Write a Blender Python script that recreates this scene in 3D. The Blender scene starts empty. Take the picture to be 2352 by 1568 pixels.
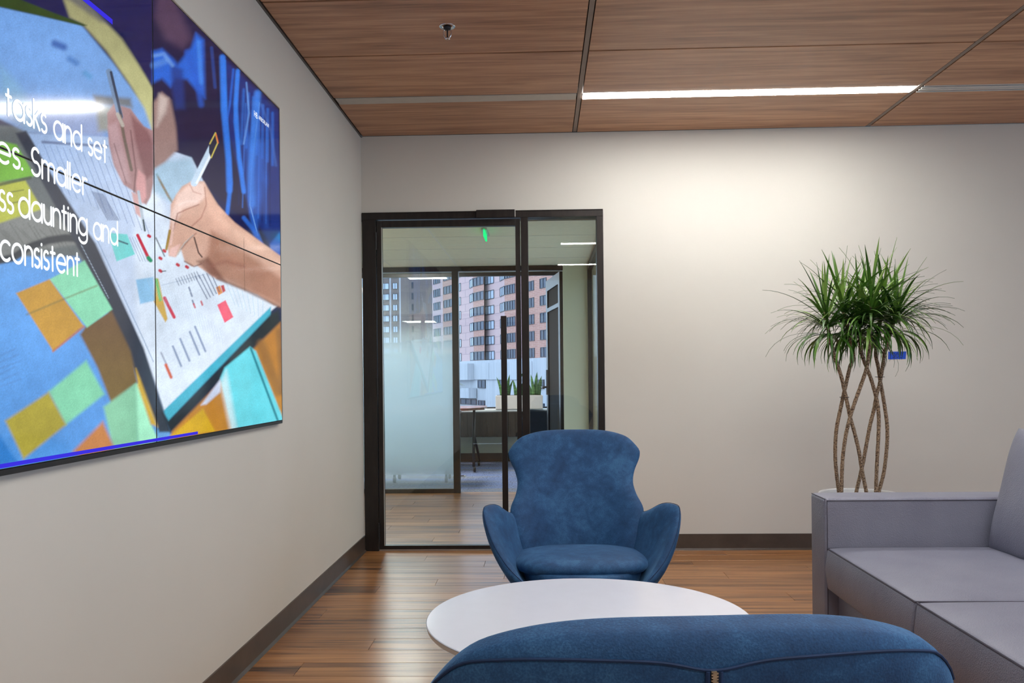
import bpy, bmesh, math, random
import numpy as np
from mathutils import Vector, Matrix
random.seed(7); rng = np.random.default_rng(11)
D = bpy.data; scene = bpy.context.scene
COL = scene.collection

# ------------------------------------------------------------------ camera
CAM = np.array([1.1366, -5.4599, 1.1138]); YAW, ROLL = 0.0342, -0.0101
FPX, PPX, PPY = 1980.0, 1176.0, 860.18
_f = np.array([-math.sin(YAW), math.cos(YAW), 0.0]); _r0 = np.array([math.cos(YAW), math.sin(YAW), 0.0]); _u0 = np.array([0, 0, 1.0])
_r = _r0 * math.cos(ROLL) + _u0 * math.sin(ROLL); _u = _u0 * math.cos(ROLL) - _r0 * math.sin(ROLL)
camd = D.cameras.new('camera'); cam = D.objects.new('camera', camd); COL.objects.link(cam)
camd.sensor_width = 36.0; camd.sensor_fit = 'HORIZONTAL'
camd.lens = FPX / 2352 * 36.0; camd.shift_y = (PPY - 784) / 2352; camd.clip_end = 1000; camd.clip_start = 0.05
M4 = Matrix(((_r[0], _u[0], -_f[0], CAM[0]), (_r[1], _u[1], -_f[1], CAM[1]), (_r[2], _u[2], -_f[2], CAM[2]), (0, 0, 0, 1)))
cam.matrix_world = M4
scene.camera = cam

# ------------------------------------------------------------------ world, exposure
SKY_STRENGTH = 2.8
LAMP_STRENGTH = 47.0
scene.view_settings.view_transform = 'Standard'; scene.view_settings.look = 'None'
scene.view_settings.exposure = 0.18; scene.view_settings.gamma = 1.0; scene.view_settings.use_curve_mapping = False
world = D.worlds.new('overcast_sky'); scene.world = world; world.use_nodes = True
wn = world.node_tree.nodes; wl = world.node_tree.links
bg = wn['Background']; bg.inputs['Strength'].default_value = SKY_STRENGTH
bg.inputs['Color'].default_value = (0.60, 0.77, 1.0, 1)

def portal(name, loc, rot, sx, sy):
    l = D.lights.new(name, 'AREA'); l.shape = 'RECTANGLE'; l.size = sx; l.size_y = sy
    l.cycles.is_portal = True
    o = D.objects.new(name, l); COL.objects.link(o); o.location = loc; o.rotation_euler = rot
    return o
portal('daylight_portal', (6.28, -5.0, 1.45), (math.pi / 2, 0, math.pi / 2), 6.4, 2.1)
portal('daylight_portal', (-0.2, 5.80, 1.55), (-math.pi / 2, 0, 0), 4.6, 1.7)

scene.cycles.use_adaptive_sampling = True; scene.cycles.adaptive_threshold = 0.03; scene.cycles.max_bounces = 6; scene.cycles.diffuse_bounces = 4; scene.cycles.glossy_bounces = 3; scene.cycles.transparent_max_bounces = 12
# ------------------------------------------------------------------ material helpers
def s2l(c):
    c = np.asarray(c, float) / 255.0
    return np.where(c <= 0.04045, c / 12.92, ((c + 0.055) / 1.055) ** 2.4)
def rgb(r, g, b): 
    v = s2l((r, g, b)); return (float(v[0]), float(v[1]), float(v[2]), 1.0)
class NT:
    def __init__(self, name):
        self.m = D.materials.new(name); self.m.use_nodes = True
        self.t = self.m.node_tree; self.t.nodes.clear()
        self.out = self.t.nodes.new('ShaderNodeOutputMaterial')
    def n(self, typ, **kw):
        x = self.t.nodes.new(typ)
        for k, v in kw.items():
            if k.startswith('i_'):
                key = k[2:].replace('_', ' ')
                x.inputs[key].default_value = v
            else: setattr(x, k, v)
        return x
    def l(self, a, b): self.t.links.new(a, b)
    def bsdf(self, color=(.8, .8, .8, 1), rough=.5, metal=0., **kw):
        b = self.n('ShaderNodeBsdfPrincipled'); b.inputs['Base Color'].default_value = color
        b.inputs['Roughness'].default_value = rough; b.inputs['Metallic'].default_value = metal
        for k, v in kw.items(): b.inputs[k.replace('_', ' ')].default_value = v
        self.l(b.outputs[0], self.out.inputs[0]); return b
    def ramp(self, fac, stops):
        r = self.n('ShaderNodeValToRGB'); e = r.color_ramp.elements
        while len(e) < len(stops): e.new(0.5)
        for k, (p, c) in enumerate(stops): e[k].position = p; e[k].color = c
        self.l(fac, r.inputs[0]); return r.outputs[0]
    def math(self, op, a, b=None, c=None, clamp=False):
        x = self.n('ShaderNodeMath', operation=op, use_clamp=clamp)
        for k, v in enumerate((a, b, c)):
            if v is None: continue
            if isinstance(v, (int, float)): x.inputs[k].default_value = v
            else: self.l(v, x.inputs[k])
        return x.outputs[0]
    def coords(self, kind='Object', scale=(1, 1, 1), offset_random=0.0):
        tc = self.n('ShaderNodeTexCoord'); mp = self.n('ShaderNodeMapping'); mp.inputs['Scale'].default_value = scale
        src = tc.outputs[kind]
        if offset_random:
            oi = self.n('ShaderNodeObjectInfo'); k = self.n('ShaderNodeVectorMath', operation='SCALE')
            cmb = self.n('ShaderNodeCombineXYZ'); 
            self.l(oi.outputs['Random'], cmb.inputs[0]); self.l(oi.outputs['Random'], cmb.inputs[1]); self.l(oi.outputs['Random'], cmb.inputs[2])
            self.l(cmb.outputs[0], k.inputs[0]); k.inputs['Scale'].default_value = offset_random
            ad = self.n('ShaderNodeVectorMath', operation='ADD'); self.l(src, ad.inputs[0]); self.l(k.outputs[0], ad.inputs[1]); src = ad.outputs[0]
        self.l(src, mp.inputs[0]); return mp.outputs[0]
    def noise(self, vec, scale=5., detail=4., rough=.5, dist=0.):
        x = self.n('ShaderNodeTexNoise'); x.inputs['Scale'].default_value = scale; x.inputs['Detail'].default_value = detail
        x.inputs['Roughness'].default_value = rough; x.inputs['Distortion'].default_value = dist
        if vec is not None: self.l(vec, x.inputs['Vector'])
        return x.outputs[0]
    def bump(self, b, h, strength=.2, dist=.01):
        x = self.n('ShaderNodeBump'); x.inputs['Strength'].default_value = strength; x.inputs['Distance'].default_value = dist
        self.l(h, x.inputs['Height']); self.l(x.outputs[0], b.inputs['Normal'])
    def mixc(self, fac, a, b, mode='MIX'):
        x = self.n('ShaderNodeMix', data_type='RGBA', blend_type=mode)
        if isinstance(fac, (int, float)): x.inputs[0].default_value = fac
        else: self.l(fac, x.inputs[0])
        for k, v in ((6, a), (7, b)):
            if isinstance(v, tuple): x.inputs[k].default_value = v
            else: self.l(v, x.inputs[k])
        return x.outputs[2]

def simple(name, color, rough=.5, metal=0., noise=0.0, nscale=20., bump=0.0, bscale=200., **kw):
    t = NT(name); b = t.bsdf(color, rough, metal, **kw)
    v = t.coords()
    if noise:
        f = t.noise(v, nscale, 4)
        d = tuple(c * (1 - noise) for c in color[:3]) + (1,); e = tuple(min(1, c * (1 + noise)) for c in color[:3]) + (1,)
        t.l(t.ramp(f, [(.3, d), (.7, e)]), b.inputs['Base Color'])
    if bump: t.bump(b, t.noise(v, bscale, 2), bump, .002)
    return t.m

def wood(name, light, mid, dark, xs=1.2, rough=.35, rnd=9.0, streak=.5, value_var=.25, coat=0.0, lo=.40, hi=.66):
    """grain running along local X"""
    t = NT(name); b = t.bsdf((.3, .2, .1, 1), rough)
    v1 = t.coords('Object', (xs, 16, 16), rnd); v2 = t.coords('Object', (xs * 2.2, 110, 110), rnd); v3 = t.coords('Object', (xs * .7, 6, 6), rnd)
    a = t.noise(v1, 1.6, 6, .62, .6); f = t.noise(v2, 1.3, 3, .6); g = t.noise(v3, 1.5, 3, .5, .3)
    m = t.math('ADD', t.math('MULTIPLY', a, .62), t.math('ADD', t.math('MULTIPLY', f, .22), t.math('MULTIPLY', g, .26)))
    c = t.ramp(m, [(lo, dark), (.40 + .12 * (1 - streak) + .07, mid), (hi, light)])
    oi = t.n('ShaderNodeObjectInfo')
    hv = t.n('ShaderNodeHueSaturation'); t.l(c, hv.inputs['Color'])
    t.l(t.math('ADD', t.math('MULTIPLY', oi.outputs['Random'], value_var), 1 - value_var / 2), hv.inputs['Value'])
    t.l(hv.outputs[0], b.inputs['Base Color'])
    t.bump(b, f, .08, .002)
    if coat: b.inputs['Coat Weight'].default_value = coat; b.inputs['Coat Roughness'].default_value = .18
    return t.m

MAT = {}
def build_materials():
    M = MAT
    t = NT('wall_paint'); b = t.bsdf(rgb(210, 207, 201), .62); v = t.coords()
    f = t.noise(v, 1.3, 3); t.l(t.ramp(f, [(.3, rgb(210, 206, 196)), (.7, rgb(215, 211, 201))]), b.inputs['Base Color'])
    t.bump(b, t.noise(v, 260, 2), .06, .001); M['wall'] = t.m
    M['wall_far'] = simple('pale_green_wall_paint', rgb(200, 204, 186), .6, bump=.05)
    M['ceil_wood'] = wood('ceiling_wood_laminate', rgb(204, 156, 118), rgb(180, 132, 97), rgb(140, 98, 68), 1.0, .42, 13, .45, .08)
    M['floor_wood'] = wood('floor_wood_planks', rgb(174, 124, 76), rgb(138, 92, 54), rgb(66, 45, 33), .7, .32, 17, .62, .30, .12, .435, .63)
    M['slab'] = simple('dark_underlay', (.03, .022, .018, 1), .8)
    t = NT('bronze_black_aluminium'); b = t.bsdf((.020, .016, .014, 1), .38, .35); v = t.coords('Object', (3, 3, .6))
    t.l(t.ramp(t.noise(v, 12, 4), [(.3, (.016, .012, .011, 1)), (.7, (.028, .022, .019, 1))]), b.inputs['Base Color']); M['bronze'] = t.m
    M['black'] = simple('black_plastic', (.012, .012, .013, 1), .45, noise=.2)
    M['chrome'] = simple('polished_chrome', (.75, .76, .78, 1), .12, 1.0, noise=.05)
    M['alu'] = simple('satin_aluminium', (.55, .54, .52, 1), .35, .8, noise=.05)
    M['strip'] = simple('grey_anodised_strip', rgb(190, 184, 174), .45, .3, noise=.04)
    M['joint'] = simple('taupe_ceiling_joint', rgb(138, 122, 110), .5, .2, noise=.05)
    t = NT('base_rubber'); b = t.bsdf(rgb(74, 64, 57), .32); v = t.coords('Object', (1, 1, 1))
    t.l(t.ramp(t.noise(v, 6, 5, .6), [(.3, rgb(66, 56, 49)), (.7, rgb(82, 71, 63))]), b.inputs['Base Color']); t.bump(b, t.noise(v, 40, 3), .1, .002); M['base'] = t.m
    # velvet
    t = NT('blue_velvet'); b = t.bsdf(rgb(38, 92, 142), .75, 0, Sheen_Weight=.40, Sheen_Roughness=.35); v = t.coords()
    a = t.noise(v, 9, 4, .55, .6); f = t.noise(v, 420, 2); g = t.noise(v, 30, 3, .6, .4)
    m = t.math('ADD', t.math('MULTIPLY', a, .40), t.math('ADD', t.math('MULTIPLY', f, .30), t.math('MULTIPLY', g, .30)))
    t.l(t.ramp(m, [(.36, rgb(14, 54, 94)), (.5, rgb(26, 74, 118)), (.64, rgb(52, 102, 146))]), b.inputs['Base Color'])
    b.inputs['Sheen Tint'].default_value = rgb(120, 175, 225)
    t.bump(b, t.math('ADD', f, t.math('MULTIPLY', g, 1.2)), .18, .004); M['velvet'] = t.m
    M['velvet_seam'] = simple('blue_velvet_seam', rgb(14, 44, 82), .8, noise=.2)
    # leather
    t = NT('grey_lavender_leather'); b = t.bsdf(rgb(124, 126, 143), .42); v = t.coords()
    vo = t.n('ShaderNodeTexVoronoi'); vo.inputs['Scale'].default_value = 260; t.l(v, vo.inputs['Vector'])
    a = t.noise(v, 5, 3)
    t.l(t.ramp(a, [(.3, rgb(119, 121, 138)), (.7, rgb(131, 133, 149))]), b.inputs['Base Color'])
    t.bump(b, t.math('ADD', vo.outputs['Distance'], t.math('MULTIPLY', t.noise(v, 14, 4), 2.5)), .30, .003); M['leather'] = t.m
    M['leather_seam'] = simple('dark_grey_stitching', rgb(64, 62, 76), .6, noise=.2)
    M['white_top'] = simple('white_laminate', rgb(228, 231, 242), .20, noise=.01)
    M['white_edge'] = simple('cream_edge_band', rgb(214, 204, 192), .4, noise=.02)
    M['matte_white'] = simple('matte_white_slat', rgb(214, 210, 202), .55, noise=.03)
    M['pot'] = simple('white_glazed_pot', rgb(206, 206, 206), .3, noise=.03)
    M['soil'] = simple('dark_potting_soil', rgb(60, 44, 32), .9, noise=.4, nscale=60, bump=.5, bscale=60)
    t = NT('dracaena_bark'); b = t.bsdf(rgb(120, 98, 76), .8); v = t.coords('Object', (1, 1, 1.6))
    vo = t.n('ShaderNodeTexVoronoi'); vo.inputs['Scale'].default_value = 130; t.l(v, vo.inputs['Vector'])
    t.l(t.ramp(vo.outputs['Distance'], [(.1, rgb(182, 158, 130)), (.5, rgb(138, 113, 88)), (.85, rgb(74, 56, 42))]), b.inputs['Base Color'])
    t.bump(b, vo.outputs['Distance'], .6, .004); M['bark'] = t.m
    t = NT('dracaena_leaf'); b = t.bsdf(rgb(52, 92, 40), .38); oi = t.n('ShaderNodeObjectInfo')
    t.l(t.ramp(oi.outputs['Random'], [(0, rgb(40, 78, 26)), (.5, rgb(88, 134, 44)), (1, rgb(146, 176, 88))]), b.inputs['Base Color'])
    b.inputs['Transmission Weight'].default_value = 0; M['leaf'] = t.m
    t = NT('snake_plant_leaf'); b = t.bsdf(rgb(60, 110, 60), .4); v = t.coords('Object', (4, 4, 30))
    t.l(t.ramp(t.noise(v, 3, 3), [(.35, rgb(38, 84, 48)), (.65, rgb(104, 150, 84))]), b.inputs['Base Color']); M['snake'] = t.m
    M['snake_edge'] = simple('snake_plant_leaf_margin', rgb(186, 196, 96), .4, noise=.05)
    M['tape'] = simple('blue_painters_tape', rgb(24, 74, 190), .6, noise=.06)
    M['ink'] = simple('dark_blue_marker_ink', rgb(8, 18, 80), .6, noise=.05)
    # emitters
    def emit(name, c, s):
        t = NT(name); e = t.n('ShaderNodeEmission'); e.inputs[0].default_value = c; e.inputs[1].default_value = s
        t.l(e.outputs[0], t.out.inputs[0]); return t.m
    M['lamp'] = emit('linear_lamp_diffuser', (1.0, .985, .96, 1), LAMP_STRENGTH)
    M['lamp_far'] = emit('corridor_lamp_diffuser', (1.0, .98, .88, 1), 28.0)
    M['lamp_conf'] = emit('meeting_room_lamp_diffuser', (1.0, .99, .97, 1), 40.0)
    M['exit_green'] = emit('exit_sign_green_glow', (.02, .85, .25, 1), 1.1)
    M['screen_white'] = emit('screen_white_pixels', (.93, .97, 1, 1), 1.0)
    M['screen_blue'] = emit('screen_violet_blue_pixels', rgb(58, 48, 214), 1.0)
    # screen picture: colour attribute shown as light, under a glossy front
    t = NT('display_picture'); b = t.bsdf((.006, .006, .008, 1), .09); at = t.n('ShaderNodeAttribute', attribute_name='picture')
    b.inputs['Specular IOR Level'].default_value = .32
    t.l(at.outputs['Color'], b.inputs['Emission Color']); b.inputs['Emission Strength'].default_value = .92; M['screen'] = t.m
    # glass
    def thin(name, tint, refl=1.0, extra=None):
        t = NT(name); tr = t.n('ShaderNodeBsdfTransparent'); tr.inputs[0].default_value = tint
        gl = t.n('ShaderNodeBsdfGlossy'); gl.inputs['Roughness'].default_value = .01; gl.inputs[0].default_value = (1, 1, 1, 1)
        lw = t.n('ShaderNodeLayerWeight'); lw.inputs[0].default_value = .5
        f = t.math('ADD', t.math('MULTIPLY', t.math('POWER', lw.outputs['Facing'], 5.0), .96 * refl), .04 * refl, clamp=True)
        mx = t.n('ShaderNodeMixShader'); t.l(f, mx.inputs[0]); t.l(tr.outputs[0], mx.inputs[1]); t.l(gl.outputs[0], mx.inputs[2])
        return t, mx
    t, mx = thin('clear_glass', (.965, .985, .97, 1)); t.l(mx.outputs[0], t.out.inputs[0]); M['glass'] = t.m
    t, mx = thin('window_glass', (.95, .98, 1.0, 1)); t.l(mx.outputs[0], t.out.inputs[0]); M['glass_out'] = t.m
    t, mx = thin('dark_tinted_glass', (.035, .033, .03, 1), 1.2); t.l(mx.outputs[0], t.out.inputs[0]); M['glass_dark'] = t.m
    t, mx = thin('gradient_frosted_glass', (.93, .96, .96, 1))
    tc = t.n('ShaderNodeTexCoord'); sp = t.n('ShaderNodeSeparateXYZ'); t.l(tc.outputs['Object'], sp.inputs[0])
    up = t.n('ShaderNodeMapRange', interpolation_type='SMOOTHSTEP'); t.l(sp.outputs[2], up.inputs[0])
    for k, vv in ((1, 1.16), (2, 1.66), (3, 1.), (4, 0.)): up.inputs[k].default_value = vv
    dn = t.n('ShaderNodeMapRange', interpolation_type='SMOOTHSTEP'); t.l(sp.outputs[2], dn.inputs[0])
    for k, vv in ((1, .0), (2, .42), (3, .12), (4, 1.)): dn.inputs[k].default_value = vv
    fac = t.math('MULTIPLY', t.math('MULTIPLY', up.outputs[0], dn.outputs[0]), .72)
    tl = t.n('ShaderNodeBsdfTranslucent'); tl.inputs[0].default_value = (.60, .73, .80, 1)
    df = t.n('ShaderNodeBsdfDiffuse'); df.inputs[0].default_value = (.48, .59, .64, 1)
    m2 = t.n('ShaderNodeMixShader'); m2.inputs[0].default_value = .25; t.l(tl.outputs[0], m2.inputs[1]); t.l(df.outputs[0], m2.inputs[2])
    m3 = t.n('ShaderNodeMixShader'); t.l(fac, m3.inputs[0]); t.l(mx.outputs[0], m3.inputs[1]); t.l(m2.outputs[0], m3.inputs[2])
    t.l(m3.outputs[0], t.out.inputs[0]); M['frost'] = t.m
    M['tile'] = simple('mineral_ceiling_tile', rgb(232, 233, 212), .8, noise=.03, bump=.1)
    M['tile_grid'] = simple('ceiling_tile_grid', rgb(226, 228, 214), .5, noise=.02)
    # carpet
    t = NT('woven_carpet'); b = t.bsdf((.2, .22, .28, 1), .95); v = t.coords('Object', (1.6, 22, 1)); v2 = t.coords('Object', (30, 90, 1))
    a = t.noise(v, 1.6, 4, .6); f = t.noise(v2, 1.6, 2); g = t.noise(t.coords('Object', (.5, 3.2, 1)), 1.3, 2)
    c1 = t.ramp(a, [(.35, rgb(92, 98, 118)), (.5, rgb(146, 152, 174)), (.65, rgb(172, 168, 162))])
    c2 = t.mixc(t.ramp(g, [(.45, (0, 0, 0, 1)), (.58, (1, 1, 1, 1))]), c1, rgb(124, 142, 192))
    t.l(t.mixc(t.ramp(f, [(.42, (1, 1, 1, 1)), (.52, (0, 0, 0, 1))]), c2, rgb(62, 66, 82)), b.inputs['Base Color'])
    t.bump(b, f, .5, .006); M['carpet'] = t.m
    M['table_wood'] = wood('red_brown_table_wood', rgb(150, 92, 74), rgb(124, 70, 56), rgb(90, 48, 40), 1.0, .25, 3, .4, .05)
    t = NT('dark_glossy_cabinet'); b = t.bsdf((.03, .026, .022, 1), .18); v = t.coords('Object', (6, 6, .3))
    t.l(t.ramp(t.noise(v, 2, 3), [(.35, (.010, .009, .008, 1)), (.7, (.030, .026, .022, 1))]), b.inputs['Base Color']); M['dark_cab'] = t.m
    M['door_panel'] = simple('black_door_panel', (.010, .009, .008, 1), .8, noise=.3, Specular_IOR_Level=.1)
    M['navy'] = simple('navy_upholstery', rgb(16, 20, 34), .7, noise=.2)
    M['planter'] = simple('cream_planter', rgb(222, 214, 212), .5, noise=.03)
    M['sill'] = simple('white_window_sill', rgb(226, 230, 236), .4, noise=.02)
    # far buildings
    def masonry(name, a, b2, mort, bw):
        t = NT(name); b = t.bsdf(a, .85); v = t.coords()
        cx = t.n('ShaderNodeSeparateXYZ'); t.l(v, cx.inputs[0]); cm = t.n('ShaderNodeCombineXYZ')
        t.l(t.math('ADD', cx.outputs[0], cx.outputs[1]), cm.inputs[0]); t.l(cx.outputs[2], cm.inputs[1])
        br = t.n('ShaderNodeTexBrick'); br.inputs['Color1'].default_value = a; br.inputs['Color2'].default_value = b2; br.inputs['Mortar'].default_value = mort
        br.inputs['Scale'].default_value = 1.0; br.inputs['Brick Width'].default_value = bw; br.inputs['Row Height'].default_value = bw * .36; br.inputs['Mortar Size'].default_value = bw * (.035 if bw < 2 else .014)
        t.l(cm.outputs[0], br.inputs['Vector']); t.l(br.outputs[0], b.inputs['Base Color']); return t.m
    M['pink'] = masonry('pink_concrete_panel', rgb(200, 168, 168), rgb(196, 164, 165), rgb(168, 142, 146), 4.2)
    M['brick'] = masonry('salmon_brick', rgb(190, 138, 124), rgb(178, 128, 116), rgb(200, 164, 154), .9)
    M['brown'] = masonry('brown_brick', rgb(112, 96, 96), rgb(104, 88, 90), rgb(122, 108, 108), 1.0)
    M['pier'] = simple('pale_pier_concrete', rgb(172, 168, 176), .85, noise=.05, nscale=.6)
    t = NT('board_marked_concrete'); b = t.bsdf(rgb(182, 184, 192), .85); v = t.coords('Object', (1.2, 1.2, .05))
    t.l(t.ramp(t.noise(v, 1.5, 4, .6), [(.3, rgb(172, 174, 182)), (.7, rgb(192, 193, 200))]), b.inputs['Base Color']); M['concrete'] = t.m
    M['bwin'] = simple('building_window_glass', rgb(36, 50, 78), .35, noise=.5, nscale=.45)
    M['bwin_pale'] = simple('building_window_pale', rgb(186, 196, 214), .3, noise=.08, nscale=.8)  # pale window tone; on the bay sides it puts daylight into the colour
    M['bframe'] = simple('building_window_frame', rgb(38, 44, 58), .5, noise=.1)
    M['asphalt'] = simple('grey_street', rgb(120, 120, 124), .9, noise=.1, nscale=.3)
build_materials()
for k in ('screen', 'screen_white', 'screen_blue', 'exit_green'): MAT[k].cycles.emission_sampling = 'NONE'

# ------------------------------------------------------------------ object helpers
def link(o, parent=None):
    COL.objects.link(o)
    if parent is not None: o.parent = parent
    return o
def tag(o, label=None, cat=None, group=None, kind=None):
    if label: o['label'] = label
    if cat: o['category'] = cat
    if group: o['group'] = group
    if kind: o['kind'] = kind
    return o
def thing(name, loc, label, cat=None, rz=0., group=None, kind=None):
    o = D.objects.new(name, None); link(o); o.location = loc; o.rotation_euler = (0, 0, rz); o.empty_display_size = .1
    return tag(o, label, cat, group, kind)
class MB:
    def __init__(s): s.v = []; s.f = []; s.m = []; s.cur = 0
    def add(s, vs, fs):
        k = len(s.v); s.v += [tuple(map(float, q)) for q in vs]; s.f += [tuple(i + k for i in f) for f in fs]; s.m += [s.cur] * len(fs); return s
    def box(s, lo, hi):
        (a, b, c), (d, e, f) = lo, hi
        return s.add([(a, b, c), (d, b, c), (d, e, c), (a, e, c), (a, b, f), (d, b, f), (d, e, f), (a, e, f)],
                     [(0, 3, 2, 1), (4, 5, 6, 7), (0, 1, 5, 4), (1, 2, 6, 5), (2, 3, 7, 6), (3, 0, 4, 7)])
    def prism(s, poly, z0, z1, axis='z'):
        n = len(poly)
        def P(q, z): return (q[0], q[1], z) if axis == 'z' else ((z, q[0], q[1]) if axis == 'x' else (q[0], z, q[1]))
        vs = [P(q, z0) for q in poly] + [P(q, z1) for q in poly]
        fs = [tuple(range(n))[::-1], tuple(range(n, 2 * n))] + [(i, (i + 1) % n, n + (i + 1) % n, n + i) for i in range(n)]
        return s.add(vs, fs)
    def tube(s, pts, r, seg=8, cap=True):
        pts = [np.array(q, float) for q in pts]; n = len(pts)
        rr = r if hasattr(r, '__len__') else [r] * n
        vs = []; up = None
        for i in range(n):
            t = pts[min(i + 1, n - 1)] - pts[max(i - 1, 0)]; t = t / (np.linalg.norm(t) + 1e-12)
            if up is None:
                a = np.array([0, 0, 1.]) if abs(t[2]) < .9 else np.array([1., 0, 0]); up = np.cross(t, a)
            up = up - t * (up @ t); up /= np.linalg.norm(up) + 1e-12; w = np.cross(t, up)
            for k in range(seg):
                an = 2 * math.pi * k / seg; vs.append(pts[i] + rr[i] * (math.cos(an) * up + math.sin(an) * w))
        fs = [(i * seg + k, i * seg + (k + 1) % seg, (i + 1) * seg + (k + 1) % seg, (i + 1) * seg + k) for i in range(n - 1) for k in range(seg)]
        if cap: fs += [tuple(range(seg))[::-1], tuple(range((n - 1) * seg, n * seg))]
        return s.add(vs, fs)
    def lathe(s, prof, seg=32, c=(0, 0, 0)):
        vs = []; fs = []; n = len(prof)
        for k in range(seg):
            an = 2 * math.pi * k / seg
            for r, z in prof: vs.append((c[0] + r * math.cos(an), c[1] + r * math.sin(an), c[2] + z))
        for k in range(seg):
            k2 = (k + 1) % seg
            for i in range(n - 1): fs.append((k * n + i, k2 * n + i, k2 * n + i + 1, k * n + i + 1))
        return s.add(vs, fs)
    def mesh(s, name, mats, smooth=False):
        me = D.meshes.new(name); me.from_pydata(s.v, [], s.f)
        for m in (mats if isinstance(mats, (list, tuple)) else [mats]): me.materials.append(MAT[m])
        if any(s.m): me.polygons.foreach_set('material_index', s.m)
        bm = bmesh.new(); bm.from_mesh(me); bmesh.ops.remove_doubles(bm, verts=bm.verts, dist=1e-6)
        bmesh.ops.recalc_face_normals(bm, faces=bm.faces); bm.to_mesh(me); bm.free()
        if smooth: me.polygons.foreach_set('use_smooth', [True] * len(me.polygons))
        me.update(); return me
    def obj(s, name, mats, parent=None, smooth=False, bevel=0., seg=2, subsurf=0, loc=None):
        o = D.objects.new(name, s.mesh(name, mats, smooth)); link(o, parent)
        if loc is not None: o.location = loc
        if bevel:
            b = o.modifiers.new('bevel', 'BEVEL'); b.width = bevel; b.segments = seg; b.limit_method = 'ANGLE'
            o.data.polygons.foreach_set('use_smooth', [True] * len(o.data.polygons)) if smooth else None
        if subsurf:
            m = o.modifiers.new('sub', 'SUBSURF'); m.levels = subsurf; m.render_levels = subsurf
        return o
def box(name, lo, hi, mat, parent=None, bevel=0., seg=2, smooth=False):
    return MB().box(lo, hi).obj(name, mat, parent, bevel=bevel, seg=seg, smooth=smooth)
def struct(name, lo, hi, mat, label):
    return tag(box(name, lo, hi, mat), label, kind='structure')
def copy_tree(o, parent=None):
    c = o.copy(); link(c); c.parent = parent
    for ch in list(o.children): copy_tree(ch, c)
    return c
def catmull(P, n):
    P = np.array(P, float); m = len(P); out = []
    Q = np.vstack([2 * P[0] - P[1], P, 2 * P[-1] - P[-2]])
    for t in np.linspace(0, m - 1, n):
        i = min(int(t), m - 2); u = t - i; a, b, c, d = Q[i], Q[i + 1], Q[i + 2], Q[i + 3]
        out.append(.5 * (2 * b + (c - a) * u + (2 * a - 5 * b + 4 * c - d) * u * u + (3 * b - a - 3 * c + d) * u ** 3))
    return np.array(out)

H = 2.64; XR = 6.2; YR = -8.5
# ------------------------------------------------------------------ room shell
struct('wall_left', (-.12, YR, 0), (0, 0, H), 'wall', 'warm white left wall carrying the large screen')
bw = MB(); DX0, DX1, DZ = 0.0, 1.535, 2.15
bw.box((DX1, 0, 0), (XR, .12, H)); bw.box((0, 0, DZ), (DX1, .12, H))
tag(bw.obj('wall_back', 'wall'), 'warm white back wall with the glass door and potted plant', kind='structure')
rr = MB(); rr.box((XR, YR, 0), (XR + .12, .12, .4)); rr.box((XR, YR, 2.5), (XR + .12, .12, H)); rr.box((XR, YR, .4), (XR + .12, -8.2, 2.5)); rr.box((XR, -1.8, .4), (XR + .12, .12, 2.5))
tag(rr.obj('wall_right', 'wall'), 'warm white right wall with a wide window', kind='structure')
w = thing('window_2', (XR + .06, -5.0, .4), 'wide office window in the right wall', kind='structure')
fr = MB(); fr.box((-.03, -3.2, 0), (.03, 3.2, .05)); fr.box((-.03, -3.2, 2.05), (.03, 3.2, 2.1))
for yy in (-3.2, -1.62, -.02, 1.58, 3.16): fr.box((-.03, yy, .05), (.03, yy + .04, 2.05))
fr.obj('window_frame', 'bronze', w)
for yy in (-3.16, -1.58, .02, 1.62): box('pane', (-.004, yy, .05), (.004, yy + 1.54, 2.05), 'glass_out', w)
struct('wall_rear', (-.12, YR - .12, 0), (XR + .12, YR, H), 'wall', 'warm white rear wall')

# floor: slab with planks
fl = struct('floor', (-.12, YR, -.12), (XR, .0, -.006), 'floor_wood', 'brown wood plank floor of the lounge')
PW, PL = .152, 1.22
plank_mesh = {}
def plank(length, parent, x, y):
    key = round(length, 3)
    if key not in plank_mesh:
        m = MB(); a, b = length / 2 - .0006, PW / 2 - .0005; c = .0012
        v = [(-a, -b, -.008), (a, -b, -.008), (a, b, -.008), (-a, b, -.008), (-a, -b, -c), (a, -b, -c), (a, b, -c), (-a, b, -c),
             (-a + c, -b + c, 0), (a - c, -b + c, 0), (a - c, b - c, 0), (-a + c, b - c, 0)]
        f = [(0, 3, 2, 1), (8, 9, 10, 11)] + [(i, (i + 1) % 4, 4 + (i + 1) % 4, 4 + i) for i in range(4)] + [(4 + i, 4 + (i + 1) % 4, 8 + (i + 1) % 4, 8 + i) for i in range(4)]
        plank_mesh[key] = m.add(v, f).mesh('plank', 'floor_wood')
    o = D.objects.new('plank', plank_mesh[key]); link(o, parent); o.location = (x, y, 0)
def lay(parent, x0, x1, y0, rows, step, starts):
    for r in range(rows):
        y = y0 + step * (r + .5) * PW; x = x0 - starts[r % len(starts)]
        while x < x1 - .01:
            a, b = max(x, x0), min(x + PL, x1)
            if b - a > .03: plank(b - a, parent, (a + b) / 2, y)
            x += PL
ST = [.18, .80, .43, 1.02, .30, .66, .95, .08, .55, 1.12, .37]
lay(fl, 0.0, 4.4, 0.0, 32, -1, ST)
flc = struct('floor_corridor', (-2.6, .0, -.12), (1.58, 2.69, -.006), 'floor_wood', 'wood plank floor of the corridor behind the glass door')
lay(flc, -1.8, 1.57, .0, 18, 1, [.52, 1.05, .25, .77, .1, .63, .9, .38])
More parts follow.
